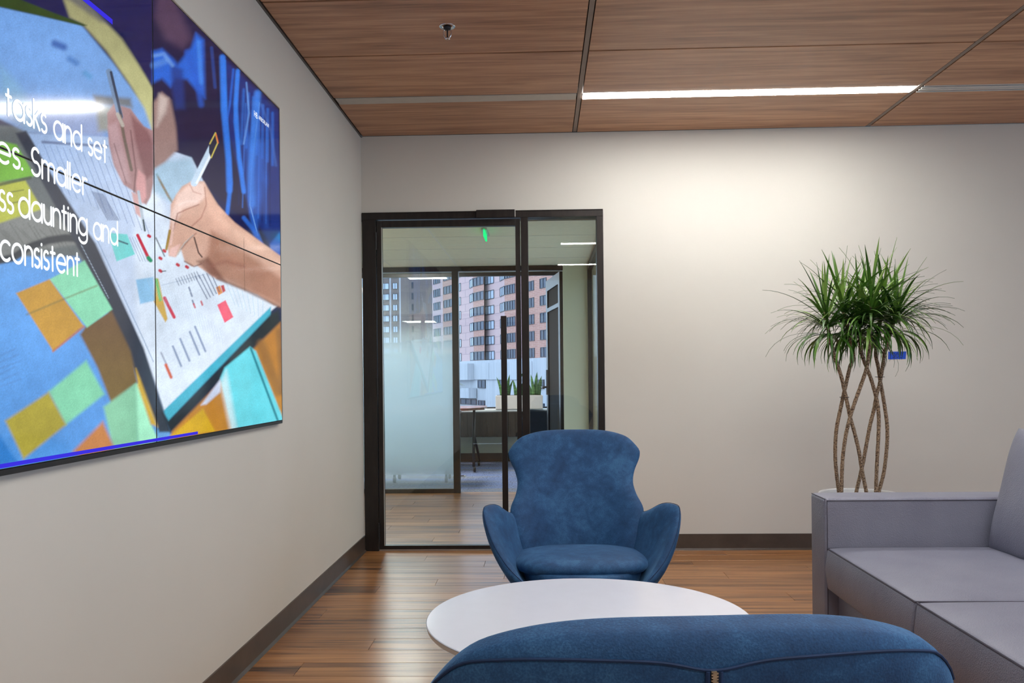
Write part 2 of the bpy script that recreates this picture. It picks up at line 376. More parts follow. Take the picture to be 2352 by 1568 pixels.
# threshold filler at last rows
struct('floor_conference', (-3.0, 2.69, -.12), (2.4, 5.95, -.002), 'carpet', 'blue grey woven carpet of the meeting room')

# baseboards with toe
def baseboard(name, pts, label):
    """pts: polyline in plan (wall side to the left of travel direction is the wall)"""
    prof = [(0, 0), (.014, 0), (.0115, .004), (.0055, .012), (.0045, .1), (0, .1015)]
    m = MB()
    for (x0, y0, x1, y1, nx, ny) in pts:
        vs = [(x0 + nx * a, y0 + ny * a, z) for a, z in prof] + [(x1 + nx * a, y1 + ny * a, z) for a, z in prof]
        n = len(prof)
        m.add(vs, [tuple(range(n)), tuple(range(n, 2 * n))] + [(i, (i + 1) % n, n + (i + 1) % n, n + i) for i in range(n)])
    tag(m.obj(name, 'base'), label, kind='structure')
baseboard('baseboard_left', [(0, YR, 0, -.0, 1, 0)], 'dark bronze rubber base along the left wall')
baseboard('baseboard_back', [(1.54, 0, XR, 0, 0, -1)], 'dark bronze rubber base along the back wall')

# ceiling: slab, panels, joints
ce = struct('ceiling', (-.12, YR, H + .03), (XR, .12, H + .12), 'slab', 'wood laminate panel ceiling')
LIGHT_Y = []
rows = []; y = -.012
rows.append((-.652, -.012)); y = -.765; LIGHT_Y.append((-.765, -.655))
while y > YR + .7:
    for k in range(3):
        rows.append((y - .602, y - .007 + (.005 if k == 0 else .0))); y -= .609
    LIGHT_Y.append((y - .110, y)); y -= .110
cells = [(.014, 1.345), (1.377, 3.170), (3.202, 5.0), (5.03, 6.18)]
pm = {}
for (a, b) in rows:
    if b < -6.2: continue
    for (c, d) in cells:
        key = (round(b - a, 3), round(d - c, 3))
        if key not in pm:
            m = MB(); m.box((-(d - c) / 2, -(b - a) / 2, 0), ((d - c) / 2, (b - a) / 2, .02)); pm[key] = m.mesh('ceiling_panel', 'ceil_wood')
        o = D.objects.new('ceiling_panel', pm[key]); link(o, ce); o.location = ((c + d) / 2, (a + b) / 2, H)
for x in (1.361, 3.186, 5.015):
    box('ceiling_joint', (x - .011, -6.2, H + .002), (x + .011, -.012, H + .02), 'joint', ce)
box('ceiling_extension', (0, YR, H), (XR, -6.21, H + .02), 'ceil_wood', ce)
tr = MB(); tr.box((0, YR, H - .006), (.010, 0, H + .02)); tr.obj('trim_1', 'base'); tag(D.objects['trim_1'], 'thin dark trim between left wall and wood ceiling', kind='structure')

def linear_light(y0, y1, label):
    t = thing('linear_light', (2.2735, (y0 + y1) / 2, H), label, 'light', group='recessed linear ceiling lights')
    L, Wd = 1.79 / 2, (y1 - y0) / 2
    fm = MB(); fm.box((-L, -Wd, -.0), (L, -Wd + .006, .02)); fm.box((-L, Wd - .006, 0), (L, Wd, .02)); fm.obj('housing', 'alu', t)
    box('diffuser', (-L + .002, -Wd + .006, -.001), (L - .002, Wd - .006, .012), 'lamp', t)
    return t
linear_light(*LIGHT_Y[0], 'long bright linear ceiling light nearest the back wall')
for k, lab in ((1, 'second linear ceiling light from the back wall'), (2, 'third linear ceiling light from the back wall'), (3, 'fourth linear ceiling light from the back wall')):
    linear_light(*LIGHT_Y[k], lab)
y0, y1 = LIGHT_Y[0]
bs = MB(); bs.box((.02, y0 + .004, H - .002), (1.342, y1 - .004, H + .012))
tag(bs.obj('cover_strip', 'strip'), 'unlit grey cover strip in the ceiling left of the bright light', 'ceiling strip')
sd = thing('slot_diffuser', (4.1, (y0 + y1) / 2, H), 'white and black air slot diffuser right of the bright ceiling light', 'air vent')
box('backing', (-.895, -.052, .018), (.895, .052, .022), 'black', sd)
for k, yy in enumerate((-.050, -.0160, .0160, .050)):
    box('slat', (-.895, yy - (.003 if k in (0, 3) else .0085), -.002), (.895, yy + (.003 if k in (0, 3) else .0085), .004), 'matte_white', sd)
for k in (1, 2):
    a, b = LIGHT_Y[k]
    tag(box('cover_strip', (.02, a + .004, H - .002), (1.342, b - .004, H + .012), 'strip'), ['', 'grey cover strip in line with the second linear light', 'grey cover strip in line with the third linear light'][k], 'ceiling strip')

# sprinkler
sp = thing('sprinkler_head', (.74, -1.70, H), 'chrome sprinkler head in the wood ceiling', 'sprinkler')
MB().lathe([(.0, .002), (.020, .002), (.022, -.001), (.033, -.004), (.036, -.002), (.036, 0), (0, .001)], 40).obj('escutcheon', 'chrome', sp, smooth=True)
MB().lathe([(0, 0), (.017, 0), (.016, -.012), (.012, -.016), (0, -.016)], 24).obj('body', 'black', sp, smooth=True)
for s in (-1, 1): MB().tube(catmull([(s * .012, 0, -.012), (s * .017, 0, -.026), (s * .013, 0, -.044), (s * .004, 0, -.054)], 10), .0028, 8).obj('frame_arm', 'chrome', sp, smooth=True)
MB().tube([(0, 0, -.016), (0, 0, -.05)], .0032, 8).obj('heat_bulb', 'black', sp)
MB().lathe([(0, -.052), (.011, -.053), (.012, -.056), (.005, -.058), (0, -.06)], 20).obj('deflector', 'chrome', sp, smooth=True)

# ------------------------------------------------------------------ glass door and sidelight
dr = thing('door_1', (0, 0, 0), 'dark bronze framed glass door with a tall bar pull and narrow sidelight', kind='structure')
def db(name, x0, x1, z0, z1, y0=-.012, y1=.09, mat='bronze', parent=dr, bevel=.0015): return box(name, (x0, y0, z0), (x1, y1, z1), mat, parent, bevel=bevel)
db('jamb', .004, .092, 0, 2.108); db('jamb', 1.493, 1.533, 0, 2.108); db('head_frame', .004, 1.533, 2.108, 2.149)
db('mullion', 1.014, 1.060, 0, 2.108); db('head_lip', .004, 1.533, 2.146, 2.152, -.016, .094)
leaf = db('door_leaf', .096, .128, .012, 2.100, -.006, .04)
for (n, a, b, c, d) in (('top_rail', .128, .980, 2.058, 2.100), ('bottom_rail', .128, .980, .012, .034), ('lock_stile', .980, 1.010, .012, 2.100)):
    db(n, a, b, c, d, -.006, .04, parent=leaf)
box('glass', (.128, .012, .034), (.980, .020, 2.058), 'glass', leaf)
box('sidelight_glass', (1.060, .030, .03), (1.493, .038, 2.108), 'glass', dr)
db('bottom_frame', 1.060, 1.493, 0, .03)
db('threshold', .092, 1.014, 0, .010, 0, .08, 'alu')
gk = MB()
gk.box((.1265, -.008, .034), (.1295, .008, 2.058)); gk.obj('gasket', 'alu', leaf)
for z in (1.97, 1.05, .125):
    h = MB(); h.tube([(.094, -.013, z - .055), (.094, -.013, z + .055)], .0065, 10)
    for k in range(1, 5): h.tube([(.094, -.013, z - .055 + k * .022 - .001), (.094, -.013, z - .055 + k * .022 + .001)], .0072, 10)
    h.obj('hinge', 'black', dr, smooth=False)
ph = MB(); ph.box((.885, -.075, .255), (.921, -.050, 1.482)); ph.obj('pull_handle', 'bronze', leaf, bevel=.003)
for z in (.45, 1.29): box('handle_post', (.895, -.052, z - .012), (.911, .014, z + .012), 'bronze', D.objects['pull_handle'])
db('closer_box', .735, .978, 2.105, 2.154, -.040, -.012, 'bronze', dr, .003)
box('closer_end_cap', (.978, -.040, 2.108), (.983, -.012, 2.153), 'alu', dr)

# ------------------------------------------------------------------ corridor
CZ = 2.14
cc = struct('ceiling_corridor', (-2.6, .12, CZ + .02), (1.7, 2.74, CZ + .1), 'slab', 'pale tile ceiling of the corridor')
tm = None
for i in range(7):
    for j in range(5):
        x0 = 1.57 - .61 * (i + 1); yy = 2.66 - .61 * (j + 1) + .1
        if yy < -.05: continue
        lit = (i == 4 and j == 4 - 0) 
        if tm is None:
            m = MB(); m.box((.006, max(.006, 0), 0), (.604, .604, .014)); tm = m.mesh('ceiling_tile', 'tile')
        if abs(x0 - (1.57 - 3.05)) < .01 and j == 3: continue
        o = D.objects.new('ceiling_tile', tm); link(o, cc); o.location = (x0, yy, CZ + .002)
gm = MB()
for i in range(8): gm.box((1.57 - .61 * i - .006, .12, CZ), (1.57 - .61 * i + .006, 2.74, CZ + .012))
for j in range(5): gm.box((-2.6, 2.76 - .61 * j - .006, CZ), (1.6, 2.76 - .61 * j + .006, CZ + .012))
gm.obj('tile_grid', 'tile_grid', cc)
cl = thing('panel_light', (1.57 - 3.05 + .305, 2.76 - .61 * 4 + .305, CZ), 'square panel light in the corridor ceiling', 'light')
box('diffuser', (-.29, -.29, .0), (.29, .29, .01), 'lamp_far', cl)
box('rim', (-.3, -.3, .006), (.3, .3, .014), 'tile_grid', cl)
cl2 = thing('panel_light', (.9, 1.3, CZ), 'square panel light above the far end of the corridor', 'light')
struct('wall_corridor_left', (-2.72, .12, 0), (-2.6, 2.7, H), 'wall_far', 'pale end wall of the corridor')
struct('wall_corridor_front', (-2.6, .0, 0), (-.12, .12, H), 'wall_far', 'pale corridor side of the lounge wall')
struct('wall_corridor_far', (1.346, 2.67, 0), (1.60, 2.77, 2.14), 'wall_far', 'narrow pale green wall right of the open dark door')
struct('wall_corridor_head', (-2.6, 2.69, 2.14), (2.4, 2.77, H), 'wall_far', 'pale bulkhead above the meeting room front')
# right hand storefront of the corridor
sf = thing('window_3', (1.575, 0, 0), 'dark framed glass side wall of the corridor', kind='structure')
for (a, b) in ((.13, .18), (2.60, 2.665)): box('post', (0, a, 0), (.05, b, 2.13), 'bronze', sf, bevel=.002)
box('head_rail', (0, .12, 2.08), (.05, 2.67, 2.135), 'bronze', sf); box('sill_rail', (0, .12, 0), (.05, 2.67, .05), 'bronze', sf)
box('pane', (.02, .18, .05), (.028, 2.6, 2.08), 'glass', sf)
struct('wall_side_office', (2.4, .12, 0), (2.5, 5.9, H), 'wall_far', 'pale wall of the side office')
# exit sign
ex = thing('exit_sign', (.745, .55, CZ), 'green edge lit exit sign hanging from the corridor ceiling', 'exit sign')
box('bracket', (-.02, 0, -.012), (.02, .30, .0), 'alu', ex)
box('panel', (-.006, 0, -.055), (.006, .26, -.004), 'exit_green', ex)

# ------------------------------------------------------------------ meeting room front
mf = thing('window_1', (0, 2.69, 0), 'dark framed frosted glass front of the meeting room', kind='structure')
for (x0, x1, z0, z1, nm) in ((-2.6, 1.346, 2.095, 2.138, 'head_rail'), (.297, .359, 0, 2.095, 'post'), (-.86, -.80, 0, 2.095, 'post'), (-2.6, .297, 0, .042, 'sill_rail')):
    box(nm, (x0, -.03, z0), (x1, .05, z1), 'bronze', mf, bevel=.002)
box('frosted_pane', (-.80, .006, .042), (.297, .014, 2.095), 'frost', mf)
box('frosted_pane', (-2.6, .006, .042), (-.86, .014, 2.095), 'frost', mf)
# open dark door of the meeting room
od = thing('door_2', (1.335, 2.74, 0), 'dark framed door of the meeting room standing open', rz=math.radians(98.0), kind='structure')
box('leaf_frame', (0, -.02, .01), (.09, .02, 2.09), 'bronze', od); box('leaf_frame', (.80, -.02, .01), (.90, .02, 2.09), 'bronze', od)
box('top_rail', (.09, -.02, 1.98), (.80, .02, 2.09), 'bronze', od); box('mid_rail', (.09, -.02, 1.76), (.80, .02, 1.80), 'bronze', od); box('bottom_rail', (.09, -.02, .01), (.80, .02, .25), 'bronze', od)
box('glass', (.09, -.005, .25), (.80, .005, 1.76), 'door_panel', od); box('glass', (.09, -.005, 1.80), (.80, .005, 1.98), 'door_panel', od)
lv = MB(); lv.tube([(.86, .02, .98), (.86, .075, .98), (.86, .085, .98)], .011, 10); lv.tube([(.87, .078, .98), (.75, .078, .975)], .009, 10); lv.obj('lever_handle', 'black', od)
box('lock_plate', (.835, .02, .90), (.885, .030, 1.16), 'black', od)

# ------------------------------------------------------------------ meeting room
struct('ceiling_conference', (-3.0, 2.77, 2.62), (2.4, 5.95, 2.74), 'tile', 'pale ceiling of the meeting room')
wc = MB(); YW = 5.70
wc.box((-3.0, YW, 0), (2.4, YW + .14, .62)); wc.box((-3.0, YW, 2.45), (2.4, YW + .14, 2.62)); wc.box((-3.0, YW, .62), (-2.5, YW + .14, 2.45)); wc.box((2.1, YW, .62), (2.4, YW + .14, 2.45))
tag(wc.obj('wall_conference', 'wall_far'), 'pale window wall of the meeting room', kind='structure')
struct('wall_conference_left', (-3.1, 2.7, 0), (-3.0, 5.9, 2.62), 'wall_far', 'pale left wall of the meeting room')
baseboard('baseboard_conference', [(-3.0, YW, 2.4, YW, 0, -1)], 'dark base under the meeting room window')
wi = thing('window_4', (-.2, YW + .08, .62), 'large meeting room window looking onto the towers', kind='structure')
box('window_sill', (-2.3, -.30, .03), (2.3, .06, .055), 'sill', wi)
fr = MB(); fr.box((-2.3, -.03, 1.78), (2.3, .03, 1.83)); fr.box((-2.3, -.03, .055), (2.3, .03, .075))
for x in (-2.3, -.78, 2.25): fr.box((x, -.03, .07), (x + .05, .03, 1.78))
fr.obj('window_frame', 'bronze', wi)
for a, b in ((-2.25, -.78), (-.73, 2.25)): box('pane', (a, -.004, .075), (b, .004, 1.78), 'glass_out', wi)
cl2.location = (-.6, 4.3, 2.62)
cl2['label'] = 'square panel light in the meeting room ceiling'
box('diffuser', (-.29, -.6, -.012), (.29, .6, .0), 'lamp_conf', cl2)
# low cabinet under the sill
cb = thing('low_cabinet', (.6, 5.54, .0), 'long dark glossy cabinet hung below the meeting room window', 'cabinet')
box('body', (-1.6, -.13, .33), (1.4, .155, .645), 'dark_cab', cb, bevel=.004)
for k in range(5): box('door', (-1.6 + k * .6 + .005, -.148, .335), (-1.0 + k * .6 - .005, -.131, .64), 'dark_cab', cb, bevel=.002)
# planter with snake plants
pl = thing('planter_box', (.85, 5.55, .675), 'cream box planter of snake plants on the meeting room sill', 'planter')
pm_ = MB(); pm_.box((-.30, -.08, 0), (.30, .08, .175)); pm_.obj('box', 'planter', pl, bevel=.006)
box('soil', (-.285, -.065, .17), (.285, .065, .178), 'soil', pl)
def snake_leaf(x, y, h, lean, wd, tw):
    m = MB(); n = 9; vs = []; fs = []
    for i in range(n):
        t = i / (n - 1); wv = wd * (.75 + .6 * t - 1.35 * t ** 3) + .0008; cx = x + lean * t * t; cz = .17 + h * t
        a = tw * t
        for k, sgn in ((-1, -1), (0, 0), (1, 1)):
            vs.append((cx + sgn * wv * math.cos(a), y + sgn * wv * math.sin(a) + (.006 if k == 0 else 0) , cz))
    for i in range(n - 1):
        for k in range(2): fs.append((i * 3 + k, i * 3 + k + 1, (i + 1) * 3 + k + 1, (i + 1) * 3 + k))
    m.add(vs, fs); o = m.obj('leaf', 'snake', pl, smooth=True)
    so = o.modifiers.new('thick', 'SOLIDIFY'); so.thickness = .004
for cx, lv_ in ((-.20, [(0, .30, -.02, .022), (.025, .34, -.035, .024), (.05, .27, .03, .022), (-.03, .24, -.06, .02), (.07, .20, .05, .018)]),
                (.0, [(0, .29, .03, .022), (-.03, .31, .09, .012), (.03, .22, .04, .02), (-.05, .20, -.03, .018)]),
                (.20, [(-.02, .27, -.03, .022), (.01, .30, .02, .024), (.04, .25, .05, .022), (-.05, .20, -.06, .018), (.06, .20, .03, .018)])):
    for k, (dx, h, ln, wd) in enumerate(lv_): snake_leaf(cx + dx, (-.03 + .015 * k), h, ln, wd, .5 * (k % 3 - 1))
# meeting table
mt = thing('meeting_table', (-.37, 4.75, 0), 'red brown flip top table on black castered legs', 'table')
MB().prism([(-.85, -.38), (.66, -.38), (.83, -.10), (.83, .45), (-.85, .45)], .705, .735).obj('tabletop', 'table_wood', mt, bevel=.004)
for sx in (-.62, .72):
    lg = MB()
    lg.tube([(sx + .02, .33, .065), (sx - .04, .20, .40), (sx - .02, .05, .70)], .016, 10); lg.tube([(sx + .0, -.35, .065), (sx - .01, -.20, .40), (sx - .02, .05, .70)], .016, 10)
    lg.tube([(sx - .04, .21, .38), (sx - .01, -.21, .38)], .012, 8); lg.obj('leg', 'black', mt, smooth=True)
    for yy in (.33, -.35):
        MB().lathe([(0, -.014), (.026, -.014), (.030, -.006), (.030, .006), (.026, .014), (0, .014)], 20).obj('caster', 'black', mt, smooth=True, loc=(sx + .01, yy, .031)).rotation_euler = (0, math.pi / 2, 0)
# second table's castered legs behind the frosted pane
t2 = thing('folding_table', (-.15, 3.55, 0), 'castered table seen through the frosted glass', 'table')
MB().prism([(-.60, -.22), (.42, -.22), (.42, .26), (-.60, .26)], .705, .735).obj('tabletop', 'table_wood', t2, bevel=.004)
for sx in (-.25, .29):
    for yy in (-.10, .22):
        MB().tube([(sx, yy, .065), (sx, .06, .70)], .014, 10).obj('leg', 'black', t2, smooth=True)
        MB().lathe([(0, -.014), (.028, -.014), (.032, 0), (.028, .014), (0, .014)], 20).obj('caster', 'black', t2, smooth=True, loc=(sx, yy, .033)).rotation_euler = (0, math.pi / 2, 0)
# black lamp-like pot on the table, thin leafed plant
vp = thing('plant_pot', (.06, 5.02, .735), 'tall black pot with a thin fern on the meeting table', 'plant pot')
MB().lathe([(0, 0), (.045, 0), (.052, .15), (.048, .15), (.044, .14), (0, .14)], 24).obj('pot', 'black', vp, smooth=True)
for k in range(9):
    a = k * 2.4; L = .13 + .03 * (k % 3)
    q = catmull([(0, 0, .14), (.3 * L * math.cos(a), .3 * L * math.sin(a), .14 + .7 * L), (L * .8 * math.cos(a), L * .8 * math.sin(a), .14 + .55 * L)], 8)
    MB().tube(q, [.004 * (1 - i / 8.5) for i in range(8)], 5).obj('frond', 'leaf', vp)
# dark chair beyond the mullion
dc = thing('office_chair', (1.14, 4.35, 0), 'dark navy office chair in the meeting room', 'chair', rz=.1)
MB().prism([(-.23, .34), (.23, .34), (.25, .60), (.22, .69), (-.14, .72), (-.21, .68), (-.25, .56)], -.02, .03, 'y').obj('backrest', 'navy', dc, bevel=.02)
MB().box((-.24, .05, .42), (.24, .52, .49)).obj('seat', 'navy', dc, bevel=.03)
MB().tube([(0, .28, .12), (0, .28, .43)], .025, 12).obj('column', 'black', dc)
for k in range(5):
    a = k * 2 * math.pi / 5; MB().tube([(0, .28, .12), (.26 * math.cos(a), .28 + .26 * math.sin(a), .07)], [.024, .015], 8).obj('base_arm', 'black', dc)
    MB().lathe([(0, -.012), (.026, -.012), (.028, .0), (.026, .012), (0, .012)], 16).obj('caster', 'black', dc, loc=(.26 * math.cos(a), .28 + .26 * math.sin(a), .029)).rotation_euler = (math.pi / 2, 0, 0)
fb = thing('floor_outlet', (.22, 4.02, 0), 'grey floor outlet plate in the carpet', 'floor outlet')
box('plate', (-.07, -.06, -.002), (.07, .06, .006), 'alu', fb); box('lid', (-.05, -.035, .006), (.05, .035, .009), 'navy', fb)

# ------------------------------------------------------------------ far buildings
def px_ray(x, y): 
    d = _f + _r * (x - PPX) / FPX - _u * (y - PPY) / FPX; return d
def at_dist(x, dist, y=800):
    d = px_ray(x, y); return CAM + d * dist
FLOOR_H = 3.0; WZ0 = 4.1
def tower(name, label, plan, mats, zlo, zhi, wins, spandrel=None):
    """plan: list of ground points; facets between; wins: per facet list of (t0,t1,kind,nmull)"""
    t = thing(name, (plan[0][0], plan[0][1], zlo), label, 'building')
    o = np.array([plan[0][0], plan[0][1], 0]); P = [np.array([q[0], q[1], 0]) - o for q in plan]
    for i in range(len(P) - 1):
        a, b = P[i], P[i + 1]; L = np.linalg.norm(b - a); e = (b - a) / L; nrm = np.array([e[1], -e[0], 0.])
        if nrm[1] > 0: nrm = -nrm
        def Q(s, dpt, z): 
            v = a + e * s + nrm * dpt; return (v[0], v[1], z)
        wm = MB(); bk_ = np.array([0, 4., 0]); c8 = [Q(0, 0, 0), Q(L, 0, 0)]; c8 = c8 + [tuple(np.array(c8[1]) + bk_), tuple(np.array(c8[0]) + bk_)]; vs = c8 + [(q[0], q[1], zhi - zlo) for q in c8]
        wm.add(vs, [(0, 3, 2, 1), (4, 5, 6, 7), (0, 1, 5, 4), (1, 2, 6, 5), (2, 3, 7, 6), (3, 0, 4, 7)])
        wm.obj('facade', mats[i], t)
        for (t0, t1, kind, nm) in wins[i]:
            s0, s1 = t0 * L, t1 * L
            m = MB()
            def bx(sa, sb, da, db_, za, zb):
                vs = [Q(sa, db_, za), Q(sb, db_, za), Q(sb, da, za), Q(sa, da, za), Q(sa, db_, zb), Q(sb, db_, zb), Q(sb, da, zb), Q(sa, da, zb)]
                m.add(vs, [(0, 3, 2, 1), (4, 5, 6, 7), (0, 1, 5, 4), (1, 2, 6, 5), (2, 3, 7, 6), (3, 0, 4, 7)])
            bx(s0, s1, -.1, .02, 0, 1.75)
            m.cur = 1; fw = .11
            bx(s0, s1, -.1, .10, 0, fw); bx(s0, s1, -.1, .10, 1.75 - fw, 1.75)
            for k in range(nm + 1):
                c = s0 + (s1 - s0 - fw) * k / nm; bx(c, c + fw, -.1, .10, fw, 1.75 - fw)
            me = m.mesh('window', [kind, 'bframe'])
            me2 = None
            for r in range(-0, 11):
                z = WZ0 - zlo + r * FLOOR_H
                if z + 2 > zhi - zlo: break
                wo = D.objects.new('window', me); link(wo, t); wo.location = (0, 0, z)
    return t
def Dist(x):  # facade of the pink tower recedes to the left
    return 3.0 * FPX / (30.0 + (x - 1003) * (39.0 - 30.0) / (1237 - 1003))
def G(x, k=1.0): q = at_dist(x, Dist(x) * k); return (q[0], q[1])
# alternate flat facets and shallow projecting bays
plan = [G(994), G(1016), G(1018, .995), G(1042, .995), G(1046, 1.0), G(1078, 1.0), G(1088, .985), G(1113, .985), G(1114, 1.0), G(1140, 1.0), G(1149, 1.0), G(1160, .985), G(1185, .985), G(1190, 1.0), G(1212, 1.0), G(1300, .99)]
mats = ['pink', 'pink', 'brick', 'pink', 'pink', 'pink', 'brick', 'pink', 'pink', 'pink', 'pink', 'brick', 'pink', 'pink', 'brick']
wins = [[(.15, .85, 'bwin', 3)], [], [(.10, .95, 'bwin', 3)], [], [(.22, .45, 'bwin_pale', 2)], [(.25, .98, 'bwin_pale', 2)], [(.02, .98, 'bwin', 3)], [], [(.05, .85, 'bwin_pale', 3)], [],
        [(.1, .98, 'bwin_pale', 3)], [(.02, .98, 'bwin', 4)], [], [], [(.035, .20, 'bwin', 2), (.36, .535, 'bwin', 2), (.70, .87, 'bwin', 2)]]
tower('brick_tower', 'salmon and pink brick tower with bay windows beyond the meeting room', plan, mats, 4.0, 38.0, wins)
q0, q1 = at_dist(860, 240), at_dist(1000, 236)
def L2(t): return (q0[0] + (q1[0] - q0[0]) * t, q0[1] + (q1[1] - q0[1]) * t)
plan2 = [L2(0), L2(.26), L2(.285), L2(.42), L2(.445), L2(.62), L2(.66), L2(1.0)]
tower('brown_tower', 'darker brown brick tower seen through the frosted glass', plan2, ['brown', 'pier', 'brown', 'pier', 'brown', 'brown', 'brown'], -8.0, 46.0,
      [[(.42, .98, 'bwin_pale', 2)], [], [(.2, .8, 'bwin_pale', 2)], [], [], [(.1, .8, 'bwin', 2)], []])
# concrete podium
pa, pb = at_dist(985, Dist(1003) * .985), at_dist(1300, Dist(1280) * .97)
pod = thing('concrete_podium', (pa[0], pa[1], -8), 'pale concrete podium below the brick tower', 'building')
pv = pb - pa; pLn = math.hypot(pv[0], pv[1]); pod.rotation_euler = (0, 0, math.atan2(pv[1], pv[0]))
box('wall', (0, 0, 0), (pLn, 8, 12.0), 'concrete', pod)
k = pLn / (1300 - 985.)
def pxs(x): return (x - 985) * k * (1.0 + (x - 1142) * .0)  # along the wall
sc_ = 160 / FPX
def zz(y): return 1.11 - (y - 861) * sc_ + 8
for (x0, x1, y0, y1) in ((1062, 1113, 832, 873),): box('bay', (pxs(x0), -1.6, zz(y1)), (pxs(x1), 0, zz(y0)), 'concrete', pod)
for (x0, x1) in ((1113, 1150), (1150, 1190), (1190, 1240)): box('panel', (pxs(x0) + .05, -.25, zz(872)), (pxs(x1) - .05, 0, zz(832)), 'concrete', pod)
box('parapet', (pxs(1050), -1.9, zz(918)), (pxs(1119), -.2, zz(893)), 'concrete', pod)
for (x0, x1, y0, y1, n) in ((1122, 1140, 873, 893, 2), (1172, 1184, 873, 893, 2), (1246, 1262, 872, 892, 2), (1064, 1118, 921, 935, 4), (1122, 1138, 923, 935, 2), (1247, 1262, 923, 933, 2)):
    m = MB(); a, b, c, d = pxs(x0), pxs(x1), zz(y1), zz(y0); m.box((a, -.12, c), (b, .1, d)); m.cur = 1
    m.box((a, -.2, c), (b, 0, c + .12)); m.box((a, -.2, d - .12), (b, 0, d))
    for q in range(n + 1): e = a + (b - a - .15) * q / n; m.box((e, -.2, c), (e + .15, 0, d))
    m.obj('window', ['bwin', 'bframe'], pod)
tag(box('street_ground', (-120, 20, -8.4), (160, 300, -8.0), 'asphalt'), 'grey street ground below the towers', kind='structure')

# ------------------------------------------------------------------ video wall
TVX = .02; TY0, TYS, TY1 = -4.2078, -2.9976, -1.7874; TZ0, TZM, TZ1 = .9273, 1.5954, 2.267
vw = thing('video_wall', (0, -2.9976, 0.9273), 'large four panel video wall showing hands writing on a planner', 'screen')
def loc(y, z): return (y - TYS, z - TZ0)
# picture painter, in photograph-like picture coordinates
class Painter:
    def __init__(s, X, Y):
        s.X, s.Y = X, Y; s.C = np.zeros((X.size, 3))
    def blend(s, idx, a, col):
        c = s2l(col); s.C[idx] = s.C[idx] * (1 - a[:, None]) + c * a[:, None]
    def poly(s, pts, col, blur=1.5, alpha=1.0, col2=None, gdir=None):
        p = np.array(pts, float); lo = p.min(0) - 2.5 * blur; hi = p.max(0) + 2.5 * blur
        idx = np.where((s.X > lo[0]) & (s.X < hi[0]) & (s.Y > lo[1]) & (s.Y < hi[1]))[0]
        if idx.size == 0: return
        x, y = s.X[idx], s.Y[idx]; d = np.full(idx.size, 1e9); ins = np.zeros(idx.size, bool); n = len(p)
        for i in range(n):
            a, b = p[i], p[(i + 1) % n]; e = b - a
            t = np.clip(((x - a[0]) * e[0] + (y - a[1]) * e[1]) / (e @ e + 1e-9), 0, 1)
            d = np.minimum(d, np.hypot(x - a[0] - t * e[0], y - a[1] - t * e[1]))
            c = ((a[1] > y) != (b[1] > y)) & (x < (b[0] - a[0]) * (y - a[1]) / (b[1] - a[1] + 1e-12) + a[0]); ins ^= c
        sd = np.where(ins, d, -d); w = np.clip(.5 + sd / (2 * blur), 0, 1); w = w * w * (3 - 2 * w) * alpha
        if col2 is None: s.blend(idx, w, col)
        else:
            g = np.array(gdir, float); q = p @ g; t = np.clip(((x * g[0] + y * g[1]) - q.min()) / (q.max() - q.min()), 0, 1)[:, None]
            c = s2l(col) * (1 - t) + s2l(col2) * t; s.C[idx] = s.C[idx] * (1 - w[:, None]) + c * w[:, None]
    def line(s, pts, wd, col, blur=1.0, alpha=1.0):
        p = np.array(pts, float); lo = p.min(0) - wd - 2.5 * blur; hi = p.max(0) + wd + 2.5 * blur
        idx = np.where((s.X > lo[0]) & (s.X < hi[0]) & (s.Y > lo[1]) & (s.Y < hi[1]))[0]
        if idx.size == 0: return
        x, y = s.X[idx], s.Y[idx]; d = np.full(idx.size, 1e9)
        for a, b in zip(p[:-1], p[1:]):
            e = b - a; t = np.clip(((x - a[0]) * e[0] + (y - a[1]) * e[1]) / (e @ e + 1e-9), 0, 1)
            d = np.minimum(d, np.hypot(x - a[0] - t * e[0], y - a[1] - t * e[1]))
        w = np.clip(.5 + (wd / 2 - d) / (2 * blur), 0, 1); w = w * w * (3 - 2 * w) * alpha; s.blend(idx, w, col)
